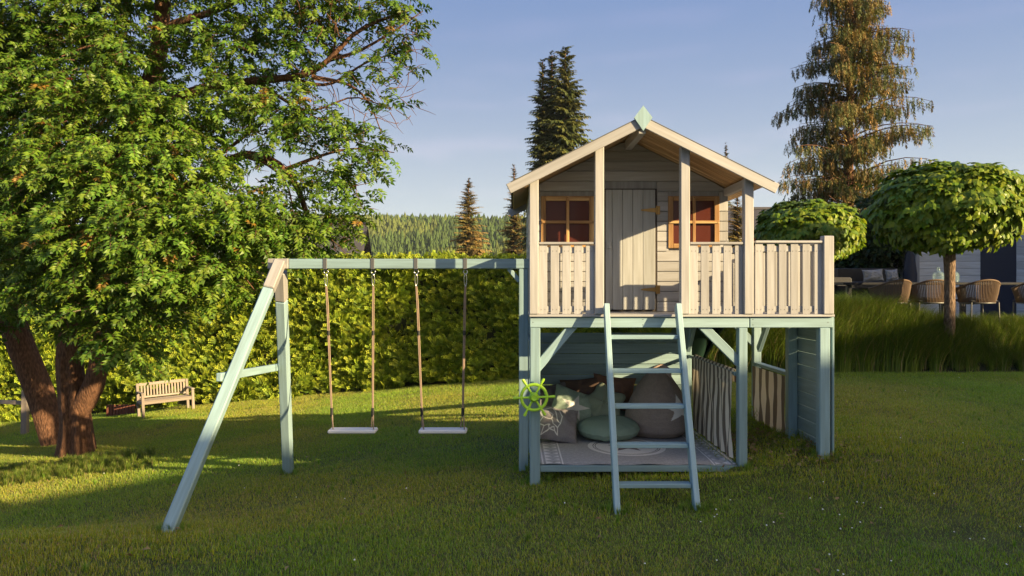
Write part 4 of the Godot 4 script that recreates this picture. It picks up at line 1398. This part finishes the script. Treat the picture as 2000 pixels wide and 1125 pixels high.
		if e[5] > 6.0:
			put("top_hem", st.commit(), cl, sc)

# ---------------------------------------------------------------- bench, post, slide
func build_bench() -> void:
	var b := Vector3(-6.33, 0, -14.62)
	b.y = ground_y(b.x, b.z)
	var t := thing("garden_bench", "weathered wooden garden bench with slatted back before the hedge", "bench", b, "", deg_to_rad(38.0))
	t.rotation.z = 0.035
	var k := 0.86
	var w := 0.56 * k
	var q := whole(t)
	var add := func(called: String, lo: Vector3, hi: Vector3, tilt := 0.0) -> void:
		var s: Vector3 = (hi - lo) * k
		var mid: Vector3 = (lo + hi) / 2.0 * k
		var long := Basis()
		var size := s
		if s.x >= s.y and s.x >= s.z:
			long = Basis(Vector3(0, 0, 1), PI / 2)
			size = Vector3(s.y, s.x, s.z)
		elif s.z > s.y:
			long = Basis(Vector3.RIGHT, PI / 2)
			size = Vector3(s.x, s.z, s.y)
		put(called, cbox(size, 0.006), pick("teak"), t, q * Transform3D(Basis(Vector3.RIGHT, tilt) * long, mid))
	for s in [-1.0, 1.0]:
		add.call("front_leg", Vector3(s * 0.5 - 0.028, -0.05, 0.17), Vector3(s * 0.5 + 0.028, 0.47, 0.226))
		add.call("back_leg", Vector3(s * 0.5 - 0.028, -0.05, -0.226), Vector3(s * 0.5 + 0.028, 0.66, -0.17), -0.08)
		add.call("armrest", Vector3(s * 0.5 - 0.035, 0.47, -0.19), Vector3(s * 0.5 + 0.035, 0.50, 0.24))
		add.call("side_rail", Vector3(s * 0.5 - 0.02, 0.25, -0.17), Vector3(s * 0.5 + 0.02, 0.31, 0.17))
	add.call("seat_rail", Vector3(-0.48, 0.255, 0.185), Vector3(0.48, 0.31, 0.215))
	for i in 5:
		add.call("seat_slat", Vector3(-0.49, 0.312, -0.16 + i * 0.078), Vector3(0.49, 0.332, -0.092 + i * 0.078))
	add.call("top_rail", Vector3(-0.47, 0.60, -0.245), Vector3(0.47, 0.665, -0.21), -0.08)
	add.call("lower_back_rail", Vector3(-0.47, 0.345, -0.205), Vector3(0.47, 0.385, -0.175), -0.08)
	for i in 15:
		var x := -0.44 + i * 0.0615
		add.call("back_slat", Vector3(x, 0.385, -0.22), Vector3(x + 0.036, 0.602, -0.20), -0.08)
	# grey fence post behind the leaning tree
	var p := at(48, 822, 13.6)
	var fp := thing("fence_post", "grey weathered wooden post behind the leaning trunk", "post", p)
	bar("post", fp, M.teak[0], p - Vector3(0, 0.4, 0), p + Vector3(0.02, 0.52, 0), 0.10, 0.09)
	var rl := at(-60, 800, 13.7)
	bar("rail", fp, M.teak[1], p + Vector3(0, 0.3, -0.06), Vector3(rl.x, p.y + 0.32, -13.75), 0.07, 0.03)
	# low dark planter left of the bench
	var pl := at(238, 800, 15.0)
	pl.y = ground_y(pl.x, pl.z)
	var po := thing("low_planter", "low dark red wooden planter edge left of the bench", "planter", pl)
	for i in 9:
		block("slat", po, M.red_wood, pl + Vector3(-0.28 + i * 0.06, -0.1, 0), pl + Vector3(-0.23 + i * 0.06, 0.2, 0.03))
	block("rail", po, M.red_wood, pl + Vector3(-0.28, 0.13, -0.03), pl + Vector3(0.3, 0.17, -0.002))
	# slide behind the tower
	var sl := thing("slide", "dark green slide running down behind the tower", "slide", Vector3(2.15, 0.1, -9.5))
	var st := begin()
	sheet(st, func(u, v):
		var y := lerpf(1.36, 0.30, smoothstep(0.0, 1.0, v * 0.9 + 0.05))
		return Vector3(2.14 + (u - 0.5) * 0.46, y + 0.16 * pow(absf(u - 0.5) * 2.0, 4.0), lerpf(-8.46, -10.6, v)), 14, 24, false)
	put("chute", st.commit(), M.slide, sl)
	for s in [-0.235, 0.235]:
		bar("side_rim", sl, M.slide, Vector3(2.14 + s, 1.50, -8.46), Vector3(2.14 + s, 0.45, -10.6), 0.03, 0.16, Vector3(0, 1, 0.5))

# ---------------------------------------------------------------- white house, terrace, furniture
func build_terrace() -> void:
	var st := begin()
	setting(block("terrace", null, M.paving, Vector3(2.6, 0.3, -21.0), Vector3(16, 0.95, -13.12), 0.01))
	var zw := -17.0
	var h := thing("white_house", "white clad house with gable verge and dark doors behind the terrace", "house", Vector3(11.5, 0.95, zw - 2.0))
	var x0 := 8.58
	var verge := func(x: float) -> float:
		return 2.85 + 0.42 * (x - x0)
	var wall := part("clad_wall", h)
	var y := 0.955
	var doors := [[9.97, 0.95, 10.74, 3.0]]
	while y < 5.2:
		var lo := y
		var hi := y + 0.147
		var xa := x0 + 0.09 if hi < 2.85 else x0 + (hi - 2.85) / 0.42
		var spans := [[xa, 14.2]]
		if lo < 3.0:
			spans = [[xa, 9.97], [10.74, 14.2]]
		for s in spans:
			if s[1] - s[0] > 0.1:
				block("cladding_board", wall, pick("white_paint"), Vector3(s[0], lo, zw - 0.03), Vector3(s[1], hi, zw), 0.004)
		y += 0.152
	prism("backing", wall, M.white_paint[0], PackedVector2Array([Vector2(x0 + 0.02, 0.95), Vector2(14.2, 0.95), Vector2(14.2, verge.call(14.2) + 0.04), Vector2(x0 + 0.02, verge.call(x0 + 0.02) + 0.04)]), zw - 0.2, zw - 0.035)
	block("corner_board", h, M.grey_trim, Vector3(x0, 0.952, zw - 0.03), Vector3(x0 + 0.085, 2.87, zw + 0.02))
	block("side_wall", h, M.white_paint[1], Vector3(x0, 0.951, zw - 2.2), Vector3(x0 + 0.1, 2.83, zw - 0.04))
	block("door", h, M.navy, Vector3(9.97, 0.955, zw - 0.034), Vector3(10.74, 3.0, zw - 0.006))
	prism("roof", h, M.felt, PackedVector2Array([Vector2(x0 - 0.35, verge.call(x0 - 0.35) - 0.10), Vector2(14.4, verge.call(14.4) - 0.10), Vector2(14.4, verge.call(14.4) + 0.12), Vector2(x0 - 0.35, verge.call(x0 - 0.35) + 0.12)]), zw + 0.12, zw - 0.6)
	block("house_wing", h, M.white_paint[2], Vector3(12.2, 0.951, zw + 0.01), Vector3(16.0, 5.4, zw + 4.2))
	# dark garden bin / folded parasol beside the house corner
	var pr := thing("covered_parasol", "folded parasol in navy cover beside the white house corner", "parasol", Vector3(8.37, 0.95, -16.8))
	rod("cover", pr, M.navy, [Vector3(8.37, 0.952, -16.8), Vector3(8.37, 1.2, -16.8), Vector3(8.37, 1.9, -16.8), Vector3(8.37, 2.3, -16.8), Vector3(8.37, 2.42, -16.8)], [0.10, 0.14, 0.14, 0.09, 0.02], 14, 0.06)
	# table
	var t := thing("garden_table", "long dark garden table on the terrace", "table", Vector3(7.6, 0.95, -14.3))
	block("table_top", t, M.black_wood, Vector3(5.75, 1.655, -14.75), Vector3(10.2, 1.70, -13.85), 0.006)
	for x in [5.9, 7.9, 10.0]:
		for z in [-14.6, -14.0]:
			block("leg", t, M.black_wood, Vector3(x - 0.04, 0.952, z - 0.04), Vector3(x + 0.04, 1.654, z + 0.04))
	# chairs
	var proto := make_chair()
	var spots := [[1737, 13.45, 0.25, "rope weave chair farthest left at the terrace table, mostly in shade"], [1815, 13.5, -0.1, "rope weave chair just left of the ball tree trunk"], [1908, 13.4, 0.1, "rope weave chair just right of the ball tree trunk"], [2022, 13.45, -0.15, "rope weave chair cut off by the right picture edge"]]
	for i in spots.size():
		var c: Node3D = proto
		if i > 0:
			c = proto.duplicate()
			c.name = "rope_chair_%03d" % i
			add_child(c, true)
		var s = spots[i]
		c.position = Vector3(at(s[0], 0, s[1]).x, 0.952, -s[1])
		c.rotation.y = s[2]
		tag(c, s[3], "chair", "chairs along the terrace table")
	# demijohns
	var prof := [[0.0, 0.0], [0.085, 0.004], [0.095, 0.03], [0.095, 0.13], [0.075, 0.175], [0.03, 0.20], [0.024, 0.26], [0.03, 0.265], [0.026, 0.27]]
	var g := begin()
	sheet(g, func(u, v):
		var f: float = v * (prof.size() - 1)
		var i := mini(int(f), prof.size() - 2)
		var r: float = lerpf(prof[i][0], prof[i + 1][0], f - i)
		return Vector3(cos(u * TAU) * r, lerpf(prof[i][1], prof[i + 1][1], f - i), sin(u * TAU) * r), 24, 32, true)
	var gm := g.commit()
	for e in [[1833, "clear glass demijohn on the table left of the ball tree trunk"], [1862, "clear glass demijohn on the table right of the ball tree trunk"]]:
		tag(put("glass_bottle", gm, M.glass, null, Transform3D(Basis(), Vector3(at(e[0], 0, 14.2).x, 1.7005, -14.2))), e[1], "bottle", "glass bottles on the terrace table")
	# lounge seat and cushions in the dark corner
	var so := thing("wicker_sofa", "dark grey wicker sofa at the left end of the terrace", "sofa", Vector3(at(1655, 0, 14.6).x, 0.95, -14.6))
	var sx := at(1655, 0, 14.6).x
	block("back", so, M.wicker, Vector3(sx - 0.32, 0.953, -15.0), Vector3(sx + 0.2, 1.80, -14.85), 0.03)
	block("seat", so, M.wicker, Vector3(sx - 0.32, 0.954, -14.84), Vector3(sx + 0.2, 1.35, -14.2), 0.03)
	block("armrest", so, M.wicker, Vector3(sx + 0.205, 0.955, -15.0), Vector3(sx + 0.33, 1.6, -14.2), 0.03)
	for e in [[1705, 0.20, "white cushion on the terrace behind the table, larger one"], [1742, 0.12, "small white cushion right of the larger white one"]]:
		st = begin()
		pillow(st, e[1] * 2.2, 0.26, 0.12, e[1] * 90.0)
		tag(put("terrace_cushion", st.commit(), cloth(lin(0.36, 0.37, 0.40)), null, lean(Vector3(at(e[0], 0, 16.5).x, 1.86, -16.5), -0.2, 0.0, 0.05)), e[2], "cushion")
	var ls := thing("lounge_back", "dark slatted lounge seat holding the white cushions", "sofa", Vector3(at(1715, 0, 16.6).x, 0.95, -16.6))
	var lx := at(1715, 0, 16.6).x
	block("seat_base", ls, M.black_wood, Vector3(lx - 0.7, 0.956, -17.3), Vector3(lx + 0.55, 1.735, -16.3), 0.01)
	block("backrest", ls, M.black_wood, Vector3(lx - 0.7, 1.74, -17.2), Vector3(lx + 0.55, 2.02, -16.9), 0.01)

func make_chair() -> Node3D:
	var t := thing("rope_chair", "rope weave chair", "chair")
	var ring := func(y: float, rx: float, rz: float, a0: float, a1: float, n: int, lift: float) -> Array:
		var p := []
		for k in n + 1:
			var g := lerpf(a0, a1, float(k) / n)
			p.append(Vector3(cos(g) * rx, y + lift * (0.5 - 0.5 * cos(PI * 2.0 * float(k) / n)), sin(g) * rz))
		return p
	var top: Array = ring.call(0.64, 0.34, 0.31, -0.35, PI + 0.35, 24, 0.14)
	rod("top_rim", t, M.rattan, top, range(25).map(func(_v): return 0.016), 7)
	var low: Array = ring.call(0.40, 0.27, 0.26, -0.35, PI + 0.35, 24, 0.0)
	rod("seat_ring", t, M.grey_metal, low, range(25).map(func(_v): return 0.012), 6)
	var st := begin()
	for k in 49:
		var f := k / 2.0
		var i := mini(int(f), 23)
		var a: Vector3 = low[i].lerp(low[i + 1], f - i)
		var b: Vector3 = top[i].lerp(top[i + 1], f - i)
		tube(st, [a, a.lerp(b, 0.5) + Vector3(0, 0, 0.012), b], [0.0085, 0.0085, 0.0085], 5, 0.0, false, false)
	put("rope_weave", st.commit(), M.rattan, t).set_meta("kind", "stuff")
	st = begin()
	pillow(st, 0.5, 0.48, 0.09, 5.0, 0.02)
	put("seat_cushion", st.commit(), cloth(lin(0.12, 0.12, 0.13)), t, Transform3D(Basis(Vector3.RIGHT, PI / 2), Vector3(0, 0.43, -0.02)))
	for s in [[-0.24, 0.2], [0.24, 0.2], [-0.25, -0.2], [0.25, -0.2]]:
		rod("leg", t, M.grey_metal, [Vector3(s[0] * 1.05, 0.0, s[1] * 1.05), Vector3(s[0], 0.41, s[1])], [0.012, 0.013], 7)
	return t

# ---------------------------------------------------------------- houses and trees at the edges
func far_house(label: String, c: Vector3, w: float, wall_h: float, roof_h: float, deep: float, wall_m: Material) -> void:
	var t := thing("distant_house", label, "house", c)
	block("wall", t, wall_m, c + Vector3(-w / 2, -3, -deep / 2), c + Vector3(w / 2, wall_h, deep / 2), 0.02)
	for s in [-1.0, 1.0]:
		var n := Vector3(0, deep / 2, s * roof_h).normalized()
		bar("roof", t, M.roof_tile, c + Vector3(-w / 2 - 0.3, wall_h + roof_h / 2, s * deep / 4), c + Vector3(w / 2 + 0.3, wall_h + roof_h / 2, s * deep / 4), sqrt(deep * deep / 4 + roof_h * roof_h) + 0.4, 0.15, n)
	for k in 2:
		block("window", t, M.pane, c + Vector3(-w * 0.3 + k * w * 0.4, wall_h * 0.3, deep / 2 + 0.002), c + Vector3(-w * 0.3 + k * w * 0.4 + 1.0, wall_h * 0.3 + 1.2, deep / 2 + 0.03), 0.01)

func build_surroundings() -> void:
	far_house("house with dark tiled roof half hidden by the old tree", at(640, 545, 52), 4.6, 1.6, 1.9, 3.2, M.teak[0])
	far_house("house with dark roof low behind the porch", at(1500, 520, 48), 7.0, 1.8, 1.6, 7.0, M.white_paint[0])
	# dark growth behind the terrace
	var places := []
	var tints := []
	var leaf := twig_mesh(9, 0.4, 0.16, 0.075)
	var k := 0
	for e in [[1722, 455, 17.8, 46, 95, "dark leafed bushy tree between the feathery conifer and white house"], [1650, 490, 19.0, 70, 55, "dark shrub under the feathery conifer"], [1560, 520, 20.0, 110, 45, "low dark shrub behind the smaller ball tree"]]:
		var c := at(e[0], e[1], e[2])
		var foot := Vector3(c.x, 0.3, c.z)
		var t := thing("dark_shrub" if k else "dark_tree", e[5], "shrub" if k else "tree", foot)
		limb("trunk", t, [foot - Vector3(0, 0.8, 0), foot.lerp(c, 0.5) + Vector3(0.05, 0, 0), c], 0.10, 0.04, 8, 0.1, 10)
		for s in 6:
			var dir := Vector3(rr(-1, 1), rr(-0.2, 0.7), rr(-0.6, 1)).normalized()
			limb("branch", t, [c - Vector3(0, 0.4, 0), c + dir * 0.6, c + dir * 1.3 + Vector3(0, 0.2, 0)], 0.035, 0.008, 6, 0.1, 8)
		places = []
		tints = []
		fill_blob(places, tints, c, Vector3(e[3], e[4], e[3]) / F * e[2], int(e[3] * e[4] * 0.11), 0.32)
		many("crown", leaf, M.leaf, places, tints, t)
		k += 1
	# the ball trees
	var heart := catalpa_mesh()
	var g := "clipped ball trees beside the terrace"
	var f1 := Vector3(at(1853, 0, 12.7).x, 0.6, -12.7)
	catalpa("larger clipped ball tree with heart-shaped leaves on bare trunk", f1, at(0, 408, 12.7).y, 1.10, 0.84, 0.082, heart, 4200, g)
	var f2 := Vector3(at(1580, 0, 15.5).x, 0.9, -15.5)
	catalpa("smaller clipped ball tree behind the balcony corner", f2, at(0, 455, 15.5).y, 0.97, 0.70, 0.085, heart, 3000, g)
	var f3 := Vector3(10.9, ground_y(10.9, -7.2), -7.2)
	catalpa("ball tree right of the lawn that shades the end of the hedge", f3, 5.1, 1.25, 1.6, 0.12, heart, 1500, g)
	# what stands behind and beside the viewer and throws the long shadows
	var n := thing("neighbour_house", "large neighbouring house behind the viewer whose shadow covers the lawn", "house", Vector3(20, 0, 8))
	prism("wall", n, M.white_paint[0], PackedVector2Array([Vector2(8.8, -0.5), Vector2(33.0, -0.5), Vector2(33.0, 10.55), Vector2(22.4, 7.95), Vector2(18.6, 6.72), Vector2(15.2, 6.42), Vector2(8.8, 5.1)]), 4.05, 12.0)
	prism("roof", n, M.roof_tile, PackedVector2Array([Vector2(8.3, 5.02), Vector2(15.2, 6.44), Vector2(18.6, 6.74), Vector2(22.4, 7.97), Vector2(33.4, 10.65), Vector2(33.4, 10.82), Vector2(22.4, 8.13), Vector2(18.6, 6.88), Vector2(15.2, 6.58), Vector2(8.3, 5.15)]), 4.0, 12.2)

# ---------------------------------------------------------------- everything
func _ready() -> void:
	rng.seed = 20240611
	bumps.seed = 7
	bumps.frequency = 0.01
	bumps.fractal_octaves = 3
	# camera
	var cam := Camera3D.new()
	cam.name = "camera"
	cam.position = Vector3(0, EYE, 0)
	cam.fov = 2.0 * rad_to_deg(atan(562.5 / F))
	cam.near = 0.05
	cam.far = 6000.0
	add_child(cam)
	cam.current = true
	# sky, exposure
	var env := Environment.new()
	env.background_mode = Environment.BG_SKY
	var sky := Sky.new()
	var sm := ProceduralSkyMaterial.new()
	sm.sky_top_color = lin(0.039, 0.079, 0.185)
	sm.sky_horizon_color = lin(0.32, 0.34, 0.305)
	sm.sky_curve = 0.125
	sm.ground_bottom_color = lin(0.05, 0.06, 0.03)
	sm.ground_horizon_color = lin(0.30, 0.30, 0.28)
	sm.sun_angle_max = 90.0
	sm.sun_curve = 0.33
	sm.energy_multiplier = 1.0
	var veil := Image.create(1024, 512, false, Image.FORMAT_RGBA8)
	var wisps := FastNoiseLite.new()
	wisps.seed = 12
	wisps.frequency = 0.9
	wisps.fractal_octaves = 5
	for y in 256:
		var up := (0.5 - (y + 0.5) / 512.0) * 180.0
		for x in 1024:
			var g := TAU * x / 1024.0
			var n := wisps.get_noise_3d(cos(g) * 4.0, up * 0.55, sin(g) * 4.0)
			var a := clampf((n - 0.05) * 0.6, 0.0, 0.3) * smoothstep(1.0, 5.0, up) * (1.0 - smoothstep(9.0, 26.0, up))
			veil.set_pixel(x, y, Color(0.62, 0.52, 0.52, a))
	sm.sky_cover = ImageTexture.create_from_image(veil)
	sm.sky_cover_modulate = Color(0.55, 0.52, 0.55)
	sky.sky_material = sm
	env.sky = sky
	env.tonemap_mode = Environment.TONE_MAPPER_LINEAR
	env.tonemap_exposure = 3.0
	env.fog_enabled = true
	env.fog_density = 0.00022
	env.fog_light_color = Color(0.80, 0.85, 0.90)
	env.sdfgi_enabled = true
	env.ssao_enabled = true
	env.ssil_enabled = true
	var we := WorldEnvironment.new()
	we.name = "surroundings"
	we.environment = env
	add_child(we)
	# low evening sun from behind on the right
	var sun := DirectionalLight3D.new()
	sun.name = "sun"
	sun.light_color = Color(1.0, 0.885, 0.67)
	sun.light_energy = 1.3
	sun.light_angular_distance = 0.5
	sun.shadow_enabled = true
	sun.basis = Basis.looking_at(Vector3(-1.5, -0.555, -1.0).normalized(), Vector3.UP)
	add_child(sun)

	# materials
	grain = noise_texture(0.012, Color(0.86, 0.85, 0.83), Color(1, 1, 1), 3)
	grain_height = noise_texture(0.02, Color(0.2, 0.2, 0.2), Color(0.9, 0.9, 0.9), 4)
	var pine_tone := noise_texture(0.010, Color(0.62, 0.52, 0.40), Color(1, 1, 1), 9)
	cloth_noise = noise_texture(0.06, Color(0.86, 0.86, 0.86), Color(1, 1, 1), 5, 256)
	blotch = noise_texture(0.01, Color(0.55, 0.6, 0.5), Color(1, 1, 0.95), 6)
	bark_noise = noise_texture(0.02, Color(0.40, 0.36, 0.33), Color(1, 1, 1), 8)
	M.cream = wood(lin(0.435, 0.435, 0.455), 0.55)
	M.door = wood(lin(0.445, 0.46, 0.47), 0.55)
	M.teal = wood(lin(0.30, 0.455, 0.515), 0.5)
	M.ladder = wood(lin(0.34, 0.52, 0.59), 0.5)
	M.pine = wood(lin(0.72, 0.52, 0.30), 0.6, 0.12, pine_tone)
	M.pine_frame = wood(lin(0.70, 0.46, 0.21), 0.5, 0.1, pine_tone)
	M.teak = wood(lin(0.36, 0.305, 0.27), 0.8, 0.2)
	M.white_paint = wood(lin(0.70, 0.71, 0.72), 0.5)
	M.pink_paint = wood(lin(0.37, 0.365, 0.375), 0.5)[1]
	M.dark_wood = plain(lin(0.05, 0.035, 0.025), 0.7)
	M.red_wood = plain(lin(0.16, 0.055, 0.035), 0.7)
	M.black_wood = plain(lin(0.020, 0.021, 0.026), 0.35)
	M.felt = plain(lin(0.10, 0.10, 0.10), 0.9)
	M.pane = plain(lin(0.085, 0.022, 0.014), 0.22)
	M.pane.metallic_specular = 0.32
	M.brass = plain(lin(0.33, 0.20, 0.07), 0.4, 0.8)
	M.steel = plain(lin(0.6, 0.6, 0.6), 0.25, 1.0)
	M.grey_metal = plain(lin(0.16, 0.16, 0.16), 0.45, 0.6)
	M.dark_metal = plain(lin(0.12, 0.11, 0.10), 0.5, 0.5)
	M.black_plastic = plain(lin(0.02, 0.02, 0.02), 0.5)
	M.rope = plain(lin(0.30, 0.22, 0.16), 0.9)
	M.seat = plain(lin(0.80, 0.78, 0.78), 0.5)
	M.lime = plain(lin(0.50, 0.84, 0.05), 0.35)
	M.slide = plain(lin(0.02, 0.05, 0.04), 0.3)
	M.navy = plain(lin(0.02, 0.024, 0.045), 0.5)
	M.grey_trim = plain(lin(0.28, 0.29, 0.31), 0.6)
	M.rattan = plain(lin(0.13, 0.08, 0.048), 0.7)
	M.wicker = plain(lin(0.045, 0.045, 0.048), 0.8)
	M.paving = plain(lin(0.42, 0.43, 0.46), 0.8)
	M.paving.albedo_texture = blotch
	M.paving.uv1_triplanar = true
	M.roof_tile = plain(lin(0.055, 0.052, 0.06), 0.8)
	M.hill = plain(lin(0.045, 0.07, 0.02), 0.95)
	var gl := plain(Color(0.8, 0.95, 0.92, 0.12), 0.05)
	gl.transparency = BaseMaterial3D.TRANSPARENCY_ALPHA
	M.glass = gl
	M.soil = plain(lin(0.11, 0.12, 0.022), 0.95)
	M.soil.albedo_texture = blotch
	M.soil.uv1_triplanar = true
	M.soil.uv1_scale = Vector3(0.7, 0.7, 0.7)
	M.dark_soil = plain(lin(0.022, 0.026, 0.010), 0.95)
	for e in [["bark", lin(0.27, 0.135, 0.075)], ["pale_bark", lin(0.36, 0.25, 0.17)]]:
		var b := plain(e[1], 0.9)
		b.albedo_texture = bark_noise
		b.uv1_triplanar = true
		b.uv1_scale = Vector3(3.4, 0.9, 3.4)
		b.heightmap_enabled = true
		b.heightmap_texture = bark_noise
		b.heightmap_scale = 2.2
		M[e[0]] = b
	M.leaf = leaf_material(0.42, 0.75)
	M.needle = leaf_material(0.6, 0.3)

	build_ground()
	build_hill()
	build_bed()
	build_surroundings()
	build_terrace()
	build_hedge()
	build_conifers()
	build_big_trees()
	build_playhouse()
	build_swing()
	build_wheel()
	build_den()
	build_bench()
	build_lawn()
